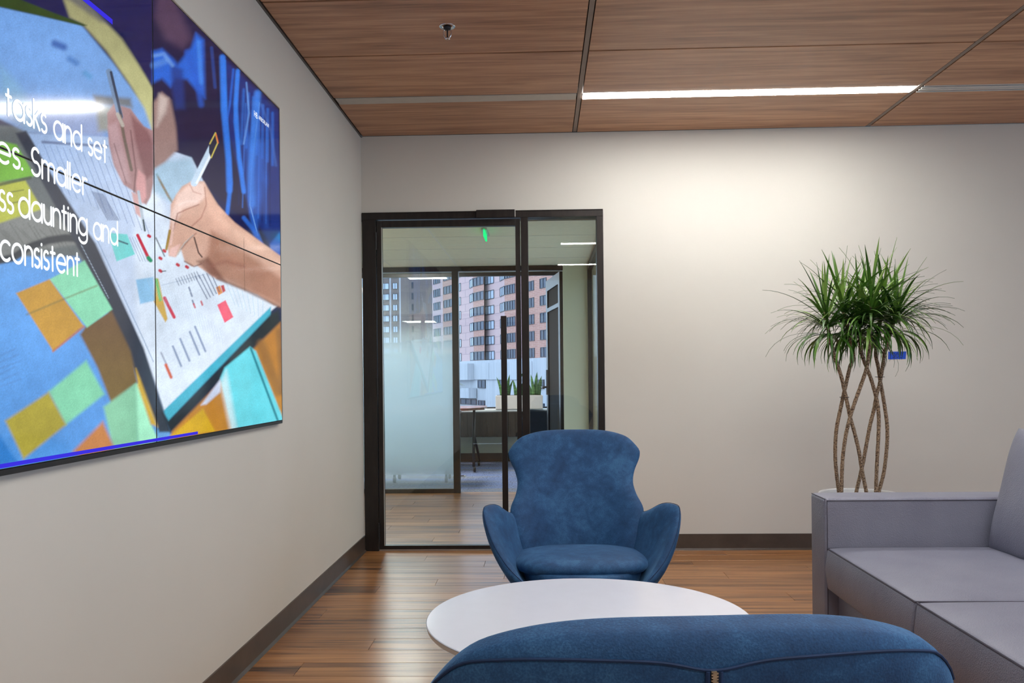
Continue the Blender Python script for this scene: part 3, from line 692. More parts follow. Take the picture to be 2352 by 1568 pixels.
def paint(P):
    P.C[:] = s2l((20, 24, 72))
    po, li = P.poly, P.line
    # lower left desk papers and wood
    po([(-900, 520), (170, 540), (330, 820), (400, 1010), (300, 1120), (-900, 1400)], (100, 158, 216), 6)
    po([(-900, 240), (60, 290), (130, 420), (240, 640), (150, 600), (60, 590), (-900, 620)], (96, 104, 108), 6)
    po([(-300, 520), (100, 470), (190, 560), (120, 570), (30, 590), (-300, 640)], (124, 128, 128), 5)
    for k in range(14): li([(-20 + k * 14, 512 + (k % 3) * 8), (30 + k * 12, 560 + (k % 4) * 6)], 2.2, (88, 92, 92), 2, .5)
    po([(-900, 700), (50, 590), (180, 590), (250, 700), (330, 1040), (-900, 1300)], (98, 158, 226), 6, col2=(72, 142, 216), gdir=(0, 1))
    for k in range(6): li([(-10, 822 + 14 * k), (36 + 6 * (k % 3), 800 + 14 * k)], 3, (82, 128, 190), 3, .5)
    po([(-200, 280), (38, 332), (80, 404), (0, 418), (-200, 420)], (116, 176, 66), 4)
    po([(-200, 440), (58, 414), (96, 480), (0, 512), (-200, 560)], (176, 182, 74), 4)
    li([(0, 424), (70, 408)], 7, (70, 84, 60), 2, .8); li([(20, 442), (54, 436)], 3, (90, 100, 50), 1.5, .7); li([(28, 466), (60, 460)], 3, (90, 100, 50), 1.5, .7)
    li([(-40, 606), (30, 592), (70, 566), (110, 552), (150, 546), (200, 548)], 17, (52, 58, 66), 4)
    # big pale blue sheet upper left
    po([(-700, -500), (-6, 14), (186, 56), (258, 142), (310, 214), (350, 262), (352, 330), (300, 332), (66, 304), (-700, -60)], (58, 132, 214), 5, col2=(124, 164, 218), gdir=(.15, 1))
    po([(-700, 100), (0, 220), (230, 230), (240, 320), (66, 306), (0, 262)], (150, 160, 196), 14, .75)  # lilac wash, and the beige one below, paint a reflection into the picture
    li([(126, 100), (146, 108)], 16, (36, 74, 150), 7, .8); li([(160, 135), (175, 145)], 12, (60, 110, 180), 7, .7); li([(196, 168), (206, 176)], 12, (70, 140, 190), 7, .6)
    po([(0, 150), (40, 190), (110, 300), (60, 300), (0, 240)], (120, 168, 190), 14, .5)
    po([(215, 218), (300, 226), (304, 246), (218, 240)], (112, 112, 110), 7, .9)
    po([(220, 240), (300, 250), (300, 306), (226, 300)], (150, 146, 122), 9, .8)
    # olive wedge and dark green line
    po([(146, 0), (168, -20), (214, 20), (280, 90), (352, 200), (352, 306), (332, 250), (300, 196), (246, 118), (192, 58), (160, 40)], (140, 138, 100), 6, col2=(196, 196, 140), gdir=(.3, 1))
    po([(200, -20), (352, -20), (352, 206), (296, 96), (250, 40)], (24, 26, 80), 5)
    po([(-300, -180), (30, -8), (120, 28), (200, 58), (190, 60), (90, 36), (-4, 15), (-300, -120)], (44, 66, 24), 3)
    po([(150, -6), (196, -6), (260, 60), (230, 50)], (40, 44, 90), 8, .6)
    # notebook page
    po([(64, 306), (240, 314), (350, 330), (442, 362), (470, 420), (560, 640), (640, 700), (622, 714), (378, 946), (330, 800), (214, 560), (126, 420)], (150, 178, 220), 3, col2=(226, 236, 250), gdir=(1, .5))
    po([(305, 430), (352, 420), (420, 560), (620, 706), (380, 944), (316, 770)], (222, 234, 250), 12, .8)
    po([(352, 372), (440, 362), (462, 420), (400, 470), (352, 440)], (150, 190, 214), 10, .7)
    # page print
    for k in range(13):
        a = np.array([100 + 15 * k, 330 + 3 * k]); b = a + np.array([44 + k * 1.5, 110 + 5 * k]); li([a, b], 1.6, (96, 124, 178), 1.0, .6)
    for k in range(7): li([(212 + 4 * k, 440 + k * 1), (248 + 4 * k, 505)], 2.6, (74, 90, 130), 1.2, .6)
    li([(98, 326), (245, 336)], 6, (70, 80, 120), 3, .7)
    po([(248, 534), (292, 538), (310, 584), (268, 600)], (110, 206, 206), 2); li([(270, 552), (293, 560)], 3.5, (40, 80, 100), 1.2)
    for k in range(4): li([(298 + k * 6, 545), (322 + k * 6, 600)], 1.5, (90, 110, 150), 1, .6)
    li([(316, 540), (343, 596)], 7, (188, 36, 62), 1.4); li([(341, 592), (346, 598)], 9, (24, 140, 96), 1.8)
    for q in ((341, 541), (367, 592), (376, 575), (367, 621), (407, 607), (428, 612)): li([q, (q[0] + 3, q[1] + 2)], 7, (192, 40, 60), 1.4)
    li([(372, 623), (381, 622)], 2, (60, 60, 80), 1); li([(358, 546), (378, 588)], 3, (60, 64, 60), 1.2, .8)
    po([(352, 690), (358, 638), (364, 640), (385, 732), (380, 740)], (206, 166, 60), 2); po([(355, 640), (362, 640), (372, 690), (366, 692)], (110, 190, 90), 2)
    li([(378, 684), (400, 728)], 7.5, (204, 28, 62), 1.3)
    po([(312, 642), (352, 636), (356, 690), (322, 698)], (116, 186, 232), 3, .8)
    po([(499, 700), (518, 689), (536, 728), (516, 741)], (240, 86, 112), 1.6)
    po([(496, 660), (505, 655), (512, 672), (502, 678)], (220, 140, 70), 1.5); po([(507, 656), (514, 654), (518, 668), (512, 672)], (190, 50, 50), 1.5)
    for k in range(5): li([(448 + 9 * k, 634 - 2 * k), (476 + 7 * k, 686 - 4 * k)], 2.3, (60, 76, 120), 1.2, .75)
    for k, (x, y) in enumerate(((434, 660), (438, 672), (442, 690), (445, 698), (462, 692))): li([(x, y), (x + 3, y + 8)], 4, (196, 60, 70) if k > 2 else (110, 120, 150), 1.4, .9)
    for x, y, l in ((397, 795, 45), (414, 778, 50), (436, 762, 52), (448, 750, 56)): li([(x, y), (x + l * .42, y + l)], 4.5, (96, 116, 160), 2.2, .8)
    li([(370, 810), (382, 836)], 4, (120, 124, 150), 2, .7); li([(381, 838), (393, 866)], 7, (206, 92, 50), 2.4)
    for k in range(8): li([(520 + k * 12, 650 + 6 * k), (540 + k * 9, 700 + 5 * k)], 1.2, (150, 196, 224), 1, .5)
    li([(372, 655), (470, 630)], 1.6, (150, 170, 200), 1, .6)
    for k in range(10): li([(360 + 3 * k, 400 + 6 * k), (372 + 3 * k, 424 + 5 * k)], 4, (150, 110, 70) if k % 3 else (60, 110, 90), 2.5, .45)
    # notebook edges
    po([(622, 704), (622, 724), (386, 968), (372, 946)], (66, 176, 204), 3)
    po([(60, 300), (130, 420), (220, 560), (330, 800), (392, 992), (366, 992), (304, 842), (196, 600), (112, 446), (36, 306)], (46, 54, 70), 4)
    po([(622, 722), (640, 712), (644, 742), (524, 852), (392, 994), (372, 948), (388, 966)], (16, 24, 38), 5)
    for k in range(40): li([(186 + k * 1.6, 562 + k * 3.1), (187.4 + k * 1.6, 563 + k * 3.1)], 1.6, (170, 190, 210), .7, .8)
    li([(222, 548), (330, 780), (352, 830)], 2, (110, 140, 180), 1.5, .7)
    # lower right table, boxes
    po([(644, 740), (652, 985), (388, 1010), (396, 990), (524, 858)], (176, 116, 44), 5, col2=(198, 136, 40), gdir=(0, 1))
    li([(600, 790), (640, 900)], 20, (140, 96, 46), 7, .7); li([(640, 760), (648, 900)], 12, (120, 84, 50), 6, .6)
    po([(388, 1004), (466, 938), (494, 990)], (214, 172, 30), 4); po([(462, 930), (508, 868), (506, 900), (474, 928)], (206, 216, 240), 4)
    po([(506, 868), (516, 844), (574, 796), (588, 806), (650, 960), (652, 980), (536, 996)], (100, 214, 230), 3.5); li([(576, 800), (638, 965)], 5, (20, 130, 150), 2.5)
    po([(506, 880), (520, 850), (545, 990), (530, 996)], (226, 244, 250), 8, .7)
    po([(300, 880), (320, 880), (346, 972), (364, 1010), (318, 1030)], (168, 240, 204), 4)
    po([(312, 846), (322, 870), (362, 980), (346, 974), (316, 886)], (206, 170, 60), 5)
    # sticky notes lower left
    po([(196, 750), (256, 712), (300, 806), (316, 878), (258, 932), (224, 844), (184, 768)], (104, 78, 54), 5, col2=(120, 100, 56), gdir=(0, 1))
    po([(114, 641), (194, 598), (258, 710), (200, 752)], (134, 212, 176), 3); po([(37, 673), (114, 641), (192, 748), (122, 806)], (190, 146, 62), 3)
    li([(62, 722), (138, 690), (222, 656)], 4, (110, 108, 70), 3, .6); li([(122, 806), (192, 750)], 5, (176, 106, 50), 3, .8)
    po([(112, 899), (198, 828), (240, 905), (150, 976)], (128, 206, 170), 6); po([(12, 966), (112, 900), (152, 975), (54, 1054)], (172, 160, 58), 6)
    po([(238, 934), (312, 880), (320, 1030), (262, 1040)], (134, 198, 164), 6); po([(168, 1036), (236, 968), (264, 1030), (200, 1060)], (188, 124, 70), 7)
    po([(-30, 990), (0, 1000), (40, 1060), (-40, 1080)], (40, 120, 200), 8, .8)
    # dark blue clothing, upper right
    po([(351, -30), (430, 20), (660, 250), (660, 560), (600, 540), (520, 470), (470, 420), (440, 360), (352, 330)], (26, 24, 64), 3)
    po([(360, -10), (400, -10), (440, 90), (420, 110), (380, 90), (356, 40)], (84, 62, 88), 14, .9)
    po([(351, 118), (372, 112), (396, 134), (408, 148), (424, 128), (440, 108), (450, 76), (468, 92), (471, 226), (452, 208), (430, 182), (404, 180), (392, 200), (372, 180), (351, 190)], (34, 98, 208), 7)
    po([(392, 146), (420, 160), (424, 250), (404, 250), (396, 210)], (24, 52, 130), 8, .8); li([(353, 150), (380, 140)], 14, (90, 140, 214), 6, .6)
    li([(486, 110), (494, 200)], 7, (34, 70, 150), 3, .7)
    po([(508, 128), (640, 256), (646, 560), (622, 566), (596, 520), (560, 440), (524, 300)], (22, 44, 118), 6)
    li([(514, 140), (518, 260), (530, 420), (522, 490)], 9, (38, 112, 214), 3); li([(536, 160), (528, 240), (516, 300)], 5, (30, 92, 196), 2.5)
    li([(546, 172), (540, 280), (560, 440)], 8, (36, 106, 210), 3); li([(590, 216), (586, 320), (570, 440), (588, 540)], 12, (40, 96, 196), 5, .8)
    for k in range(9): li([(556 + 8 * k, 230 + 8 * k), (548 + 9 * k, 470 + 6 * k)], 3, (50, 108, 200) if k % 2 else (18, 30, 90), 2, .7)
    li([(596, 236), (578, 380), (574, 470), (592, 540)], 2.2, (130, 176, 230), 1, .7); li([(560, 500), (592, 540), (604, 570)], 9, (40, 100, 200), 3, .8)
    po([(620, 560), (645, 530), (648, 700), (636, 690)], (36, 88, 180), 4)
    for k in range(7): li([(560 + 11 * k, 206 + 9 * k), (554 + 12 * k, 330 + 8 * k)], 6, (44, 112, 214), 3.5, .6)
    po([(562, 300), (606, 330), (612, 420), (590, 520), (572, 440)], (44, 104, 206), 10, .55)
    li([(430, 120), (456, 200), (462, 240)], 12, (30, 92, 206), 6, .7); li([(500, 150), (506, 330)], 5, (16, 20, 60), 3, .8)
    li([(511, 132), (514, 252), (525, 365), (527, 437)], 13, (44, 122, 230), 4, .9); li([(546, 163), (541, 238), (549, 365), (560, 440)], 9, (48, 126, 232), 3.5, .9)
    li([(592, 214), (584, 300), (576, 400), (580, 470)], 14, (58, 126, 222), 6, .75); li([(566, 190), (572, 260), (560, 330)], 4, (110, 160, 230), 2, .6)
    li([(600, 240), (622, 300), (634, 380)], 5, (70, 110, 190), 3, .5); li([(604, 420), (612, 520)], 10, (34, 70, 150), 5, .6)
    li([(354, 128), (376, 124), (396, 150)], 8, (120, 166, 226), 4, .55); li([(456, 96), (462, 190)], 9, (70, 140, 232), 4, .6)
    # left hand and pen
    po([(351, 236), (372, 212), (392, 230), (404, 290), (408, 344), (380, 372), (351, 390)], (150, 122, 118), 6); po([(366, 216), (386, 226), (380, 260), (360, 290)], (206, 190, 184), 8, .8)
    po([(246, 260), (262, 238), (300, 250), (330, 290), (352, 300), (352, 420), (346, 452), (336, 470), (322, 462), (308, 440), (284, 424), (262, 380), (250, 330)], (164, 128, 130), 3)
    po([(300, 262), (340, 300), (352, 330), (352, 400), (334, 412), (312, 330)], (126, 84, 88), 6, .8)
    po([(248, 290), (268, 280), (288, 360), (300, 420), (280, 414), (260, 370)], (190, 160, 166), 7, .7)
    po([(318, 390), (334, 404), (336, 452), (328, 468), (316, 452), (312, 420)], (212, 158, 160), 4, .9); po([(302, 440), (318, 448), (324, 500), (312, 490)], (206, 164, 164), 3)
    li([(262, 330), (290, 420)], 2, (110, 78, 84), 2, .7); li([(300, 300), (312, 390), (308, 440)], 3, (96, 60, 64), 2.5, .7)
    li([(250, 164), (276, 268)], 13, (112, 138, 172), 2); li([(255, 166), (279, 268)], 6, (46, 60, 84), 1.4); li([(276, 266), (286, 320), (302, 390)], 7, (112, 98, 90), 2); li([(270, 262), (282, 288)], 8, (176, 168, 160), 2)
    li([(318, 440), (326, 490), (332, 528)], 6, (176, 190, 204), 2); li([(329, 505), (333, 530)], 3, (44, 60, 66), 1.2)
    # right hand, arm and white pen
    po([(404, 448), (418, 428), (440, 416), (468, 416), (482, 440), (500, 470), (540, 512), (600, 556), (648, 590), (648, 706), (628, 700), (590, 676), (552, 662), (518, 648), (496, 640), (474, 624), (452, 610), (440, 612), (424, 600), (416, 574), (404, 590), (388, 588), (384, 564), (392, 500), (392, 470)], (208, 166, 148), 3)
    po([(408, 446), (440, 418), (468, 420), (476, 450), (452, 470), (420, 480), (398, 520), (390, 500)], (236, 206, 196), 6, .9)
    po([(470, 424), (490, 460), (520, 500), (600, 560), (648, 596), (648, 620), (560, 560), (500, 520), (470, 470)], (222, 178, 158), 7, .7)
    po([(486, 530), (540, 560), (648, 640), (648, 704), (600, 680), (540, 655), (490, 630), (474, 600)], (160, 112, 92), 10, .85)
    po([(452, 600), (478, 590), (520, 648), (480, 630)], (120, 76, 64), 6, .8)
    li([(456, 470), (430, 480), (408, 490), (398, 530)], 2.6, (150, 96, 84), 2, .8); li([(408, 584), (424, 558), (444, 540)], 3, (196, 190, 186), 1.4); li([(446, 545), (456, 580), (464, 590)], 3, (64, 44, 44), 1.4)
    li([(416, 572), (436, 548), (450, 536)], 3, (140, 92, 80), 2, .7); li([(424, 600), (446, 612), (462, 606)], 3, (120, 78, 72), 2, .8)
    po([(392, 570), (414, 560), (402, 590), (388, 586)], (232, 190, 184), 3, .9)
    li([(560, 545), (562, 668)], 1.4, (110, 80, 66), 1, .6)
    li([(446, 420), (488, 336)], 16, (196, 218, 240), 1.6); li([(452, 420), (491, 340)], 5, (236, 246, 255), 1.6)
    po([(480, 330), (494, 306), (500, 310), (501, 330), (484, 362), (480, 350)], (30, 30, 56), 1.2); li([(482, 330), (495, 305), (500, 328), (485, 362)], 3, (206, 190, 90), 1.0); li([(496, 308), (501, 328)], 3, (220, 110, 60), 1.0)
    li([(390, 530), (382, 572)], 6, (160, 130, 60), 1.6)
    li([(436, 424), (444, 440), (462, 446)], 2.4, (190, 140, 128), 2, .7); li([(470, 430), (474, 470), (462, 500), (440, 520)], 2.6, (164, 110, 98), 2.2, .7)
    li([(412, 470), (430, 462), (452, 462)], 5, (246, 222, 214), 3, .6); li([(398, 520), (392, 560)], 5, (240, 206, 200), 3, .6); li([(500, 500), (580, 560), (640, 604)], 10, (232, 192, 172), 6, .5)
    li([(500, 640), (560, 664), (640, 704)], 6, (96, 60, 52), 4, .6); li([(486, 610), (520, 600), (560, 612)], 8, (140, 92, 80), 6, .5)
    for k in range(26): li([(330 + 7 * k, 620 + 5.4 * k - (k % 3) * 2), (352 + 6.4 * k, 676 + 4.6 * k)], 1.0, (176, 196, 224), .9, .45)
    for k in range(9): li([(404 + 6 * k, 640 - 2 * k), (411 + 6 * k, 655 - 2 * k)], 2.4, (70, 84, 120), 1.1, .6)
def panel(y0, y1, z0, z1, ny, nz, nm):
    ys = np.linspace(y0 + .0032, y1 - .0032, ny); zs = np.linspace(z0 + .0026, z1 - .0026, nz)
    YY, ZZ = np.meshgrid(ys, zs, indexing='ij'); P = np.stack([np.full(YY.size, TVX), YY.ravel(), ZZ.ravel()], 1) - CAM
    dz = np.maximum(P @ _f, .3); X = PPX + FPX * (P @ _r) / dz; Yp = PPY - FPX * (P @ _u) / dz
    pt = Painter(X, Yp); paint(pt)
    lf = np.zeros(X.size)
    for k in range(14):
        a = .011 * (1.28 ** k); th = k * 2.399; lf += np.sin(a * (X * math.cos(th) + Yp * math.sin(th)) + k * 1.7) * .035 / (1 + .12 * k)
    pt.C *= np.clip(1 + lf, .7, 1.3)[:, None]
    col = np.ones((X.size, 4), np.float32); col[:, :3] = np.clip(pt.C, 0, 1)
    # sparkle grain of the display matrix
    col[:, :3] *= (1 + .05 * rng.standard_normal((X.size, 1)))
    vs = np.stack([np.full(YY.size, TVX), YY.ravel() - TYS, ZZ.ravel() - TZ0], 1)
    me = D.meshes.new(nm); nv = X.size
    i, j = np.meshgrid(np.arange(ny - 1), np.arange(nz - 1), indexing='ij'); b = (i * nz + j).ravel()
    quads = np.stack([b, b + nz, b + nz + 1, b + 1], 1).astype(np.int32)
    me.vertices.add(nv); me.vertices.foreach_set('co', vs.astype(np.float32).ravel())
    nq = len(quads); me.loops.add(nq * 4); me.loops.foreach_set('vertex_index', quads.ravel()); me.polygons.add(nq)
    me.polygons.foreach_set('loop_start', np.arange(0, nq * 4, 4, dtype=np.int32))
    me.update(calc_edges=True); me.validate()
    at = me.color_attributes.new('picture', 'FLOAT_COLOR', 'POINT'); at.data.foreach_set('color', col.ravel())
    me.materials.append(MAT['screen'])
    o = D.objects.new(nm, me); link(o, vw); return o
# bodies of the four displays behind each picture
for (a, b, c, d, ny, nz) in ((TYS, TY1, TZM, TZ1, 250, 300), (TYS, TY1, TZ0, TZM, 250, 300), (TY0, TYS, TZM, TZ1, 420, 320), (TY0, TYS, TZ0, TZM, 420, 320)):
    p_ = panel(a, b, c, d, ny, nz, 'display_panel')
    box('display_body', (.002, a - TYS + .0008, c - TZ0 + .0008), (TVX - .0006, b - TYS - .0008, d - TZ0 - .0008), 'black', p_)
fm = MB()
y0_, y1_, z0_, z1_ = TY0 - TYS, TY1 - TYS, 0.0, TZ1 - TZ0; w_ = .006
fm.box((0, y1_, z0_ - w_), (TVX + .001, y1_ + w_, z1_ + w_)); fm.box((0, y0_ - w_, z0_ - w_), (TVX + .001, y0_, z1_ + w_))
fm.box((0, y0_, z1_), (TVX + .001, y1_, z1_ + w_)); fm.obj('trim_frame', 'alu', vw)
box('bottom_bezel', (0, y0_, z0_ - .012), (TVX + .001, y1_, z0_ - .0), 'black', vw)
# slide lettering: round-stroke geometric sans, drawn as flat ribbons on the screen
XH, AS = .040, .061
def arc(cx, cz, rx, rz, a0, a1, n=20): return [(cx + rx * math.cos(math.radians(a)), cz + rz * math.sin(math.radians(a))) for a in np.linspace(a0, a1, n)]
R_ = XH / 2
def glyph(ch):
    r = R_
    if ch == 'a': return [arc(r, r, r, r, 0, 360, 28), [(2 * r, XH), (2 * r, 0)]], 2 * r
    if ch == 'd': return [arc(r, r, r, r, 0, 360, 28), [(2 * r, AS), (2 * r, 0)]], 2 * r
    if ch == 'g': return [arc(r, r, r, r, 0, 360, 28), [(2 * r, XH), (2 * r, -.006)] + arc(r, -.006, r, .014, 0, -160, 14)], 2 * r
    if ch == 'o': return [arc(r, r, r, r, 0, 360, 28)], 2 * r
    if ch == 'c': return [arc(r, r, r, r, 48, 312, 24)], 1.75 * r
    if ch == 'e': return [[(.08 * r, r), (2 * r, r)] + arc(r, r, r, r, 0, 315, 26)], 2 * r
    if ch == 'n': return [[(0, 0), (0, XH)], [(0, .5 * XH)] + arc(.0148, XH - .0148, .0148, .0148, 180, 0, 16) + [(.0296, 0)]], .0296
    if ch == 'u': return [[(0, XH), (0, .0148)] + arc(.0148, .0148, .0148, .0148, 180, 360, 16) + [(.0296, XH)], [(.0296, XH), (.0296, 0)]], .0296
    if ch == 'm':
        q = .0125; return [[(0, 0), (0, XH)], [(0, .5 * XH)] + arc(q, XH - q, q, q, 180, 0, 12) + [(2 * q, 0)], [(2 * q, .5 * XH)] + arc(3 * q, XH - q, q, q, 180, 0, 12) + [(4 * q, 0)]], 4 * q
    if ch == 'r': return [[(0, 0), (0, XH)], [(0, .45 * XH)] + arc(.013, XH - .014, .013, .014, 180, 60, 10)], .016
    if ch == 'i': return [[(0, 0), (0, XH)], [(0, AS - .009), (0.0003, AS - .008)]], .001
    if ch == 'l': return [[(0, 0), (0, AS)]], .001
    if ch == 'k': return [[(0, 0), (0, AS)], [(.020, XH), (.001, .019)], [(.006, .023), (.023, 0)]], .022
    if ch == 't': return [[(.008, 0), (.008, .053)], [(0, XH), (.018, XH)]], .018
    if ch == 's': return [arc(.0105, .0300, .0098, .0100, 45, 250, 14)[:] + arc(.0105, .0100, .0108, .0100, 80, -140, 14)], .0205
    if ch == 'S': return [arc(.0165, .0440, .0140, .0155, 40, 255, 16) + arc(.0165, .0150, .0165, .0150, 78, -150, 18)], .033
    if ch == '.': return [[(0, .002), (.0003, .0025)]], .002
def ribbon(m, pts, wd, x):
    pts = [np.array(q) for q in pts]; n = len(pts); vs = []
    for i in range(n):
        t = pts[min(i + 1, n - 1)] - pts[max(i - 1, 0)]; t /= np.linalg.norm(t) + 1e-12; nn = np.array([-t[1], t[0]])
        for s in (-1, 1):
            q = pts[i] + nn * s * wd / 2; vs.append((x, q[0], q[1]))
    m.add(vs, [(2 * i, 2 * i + 1, 2 * i + 3, 2 * i + 2) for i in range(n - 1)])
    for e, sg in ((pts[0], 0), (pts[-1], 1)):
        c = [(x, e[0] + wd / 2 * math.cos(a), e[1] + wd / 2 * math.sin(a)) for a in np.linspace(0, 2 * math.pi, 13)[:-1]]; m.add(c, [tuple(range(12))])
def text_line(txt, y_start, y_end, zbase):
    GAP = .0088; SPACE = .024
    w = 0; lay_ = []
    for ch in txt:
        if ch == ' ': w += SPACE; continue
        st, wd = glyph(ch); lay_.append((st, w)); w += wd + GAP
    w -= GAP; k = (y_end - y_start) / w; m = MB()
    for st, off in lay_:
        for pl_ in st: ribbon(m, [(y_start - TYS + (off + q[0]) * k, zbase - TZ0 + q[1]) for q in pl_], .0072, TVX + .0008)
    return m.obj('slide_text', 'screen_white', vw)
text_line('tasks and set', -3.690, -3.272, 1.671)
text_line('es.', -3.722, -3.634, 1.566); text_line('Smaller', -3.602, -3.374, 1.566)
text_line('ss', -3.716, -3.670, 1.466); text_line('daunting and', -3.649, -3.219, 1.466)
text_line('consistent', -3.714, -3.410, 1.363)
box('slide_bar', (TVX + .0005, -3.9 - TYS, 2.043 - TZ0), (TVX + .0009, -3.234 - TYS, 2.056 - TZ0), 'screen_blue', vw)
box('slide_bar', (TVX + .0005, -4.2 - TYS, .004), (TVX + .0009, -2.70 - TYS, .013), 'screen_blue', vw)
def flat_text(name, body, size, y, z, parent, x, mat):
    cu = D.curves.new(name, 'FONT'); cu.body = body; cu.size = size; cu.extrude = .0; 
    o = D.objects.new(name + '_tmp', cu); COL.objects.link(o); dg = bpy.context.evaluated_depsgraph_get(); dg.update()
    me = D.meshes.new_from_object(o.evaluated_get(dg)); D.objects.remove(o); me.name = name
    me.materials.clear(); me.materials.append(MAT[mat])
    t = D.objects.new(name, me); link(t, parent); t.matrix_local = Matrix(((0, 0, 1, x), (1, 0, 0, y), (0, 1, 0, z), (0, 0, 0, 1))); return t
flat_text('logo_text', 'HB', .034, -2.118 - TYS, 2.137 - TZ0, vw, TVX + .0008, 'screen_white')
flat_text('logo_text', 'ARBORLAW', .024, -2.062 - TYS, 2.142 - TZ0, vw, TVX + .0008, 'screen_white')

# ------------------------------------------------------------------ coffee table
ct = thing('coffee_table', (1.262, -3.022, 0), 'round white coffee table between the two blue armchairs', 'table')
TR, TZ = .457, .43
MB().lathe([(0, TZ), (TR - .003, TZ), (TR - .001, TZ - .002), (0, TZ - .0035)], 96).obj('tabletop', 'white_top', ct, smooth=False)
MB().lathe([(0, TZ - .0035), (TR - .0012, TZ - .0035), (TR - .004, TZ - .016), (TR - .03, TZ - .026), (0, TZ - .026)], 96).obj('edge_band', 'white_edge', ct, smooth=False)
MB().lathe([(.030, .02), (.030, TZ - .03)], 32).obj('column', 'white_top', ct, smooth=True)
MB().lathe([(0, .0), (.24, .0), (.24, .006), (.05, .016), (.03, .03), (0, .03)], 64).obj('base', 'white_top', ct, smooth=True)
MB().lathe([(0, TZ - .026), (.12, TZ - .026), (.12, TZ - .034), (0, TZ - .034)], 32).obj('mounting_plate', 'black', ct)

# ------------------------------------------------------------------ armchair
def interp(xs, ys):
    xs, ys = np.array(xs), np.array(ys); P = np.stack([xs, ys], 1); C = catmull(P, 400); return lambda v: float(np.interp(v, C[:, 0], C[:, 1]))
w_f = interp([.30, .40, .47, .55, .60, .65, .70, .745, .78, .83, .90], [.205, .232, .258, .277, .256, .2445, .256, .278, .284, .272, .250])
yc_f = interp([.30, .42, .55, .70, .80, .87], [-.125, -.165, -.205, -.265, -.300, -.318])
wrap_f = interp([.30, .42, .55, .66, .78, .87], [.10, .12, .105, .054, .0435, .0343])
def ztop(u): return .868 - .050 * abs(u) ** 3.7 - .040 * (max(0., abs(u) - .84) / .16) ** 2.2
def back_center(u, v):
    z = .31 + (ztop(u) - .31) * v
    x = u * w_f(min(z + .0, .87)); yf = yc_f(z) + wrap_f(z) * abs(u) ** 2.2
    return np.array([x, -yf, z])          # front of the chair is local -Y
BT = .078
def back_thick(u, v):
    e = max(0., 1 - abs(u) ** 6) ** .5; f = max(0., 1 - max(0, (v - .80) / .20) ** 3.0) ** .5 if v > .8 else 1.
    return BT * max(.10, e * (.25 + .75 * f)) * (1.0 if v > .25 else .8 + .8 * v)
def nrm_at(fn, u, v, h=1e-3):
    u = min(max(u, -1 + h), 1 - h); v = min(max(v, h), 1 - h)
    a = fn(u + h, v) - fn(u - h, v); b = fn(u, v + h) - fn(u, v - h); n = np.cross(a, b); return n / (np.linalg.norm(n) + 1e-12)
def back_surf(u, v, side):   # side +1 front (towards -Y), -1 rear
    n = nrm_at(back_center, u, v); n = n if n[1] < 0 else -n
    return back_center(u, v) + n * side * back_thick(u, v) / 2
def thick_sheet(us, vs, surf):
    nu, nv = len(us), len(vs); m = MB(); vv = []
    for side in (1, -1):
        for u in us:
            for v in vs: vv.append(surf(u, v, side))
    k = nu * nv; F_ = []
    for i in range(nu - 1):
        for j in range(nv - 1):
            a = i * nv + j; F_.append((a, a + nv, a + nv + 1, a + 1)); F_.append((k + a, k + a + 1, k + a + nv + 1, k + a + nv))
    for i in range(nu - 1):
        a = i * nv; F_.append((a, k + a, k + a + nv, a + nv)); a = i * nv + nv - 1; F_.append((a, a + nv, k + a + nv, k + a))
    for j in range(nv - 1):
        a = j; F_.append((a, a + 1, k + a + 1, k + a)); a = (nu - 1) * nv + j; F_.append((a, k + a, k + a + 1, a + 1))
    return m.add(vv, F_)
US = np.sin(np.linspace(-math.pi / 2, math.pi / 2, 29)); VS = np.concatenate([np.linspace(0, .8, 18), .8 + .2 * np.sin(np.linspace(0, math.pi / 2, 12))[1:]])
AT = catmull([(.250, -.200, .546), (.278, -.085, .540), (.326, .040, .590), (.358, .112, .603), (.379, .165, .588), (.350, .240, .500), (.294, .295, .412), (.228, .335, .350)], 41)
AB = catmull([(.185, -.180, .30), (.200, -.08, .28), (.208, .03, .272), (.210, .10, .270), (.210, .16, .270), (.208, .22, .272), (.200, .275, .280), (.190, .315, .29)], 41)
def arm_center(sg):
    def fn(u, v):
        s = (u + 1) / 2 * 40; i = min(int(s), 39); t = s - i; T = AT[i] * (1 - t) + AT[i + 1] * t; B = AB[i] * (1 - t) + AB[i + 1] * t
        Mx = .5 * (T + B) + np.array([.010, 0, -.004]); p = B * (1 - v) ** 2 + 2 * Mx * v * (1 - v) + T * v * v
        return np.array([sg * p[0], -p[1], p[2]])
    return fn
def arm_surf(sg):
    fn = arm_center(sg)
    def sf_(u, v, side):
        n = nrm_at(fn, u, v); n = n if n[0] * sg < 0 else -n
        th = .042 * max(.12, (max(0, 1 - max(0, (v - .72) / .28) ** 2.5) ** .5) * max(0, 1 - max(0., u - .75) / .25 * .55))
        return fn(u, v) + n * side * th / 2
    return sf_
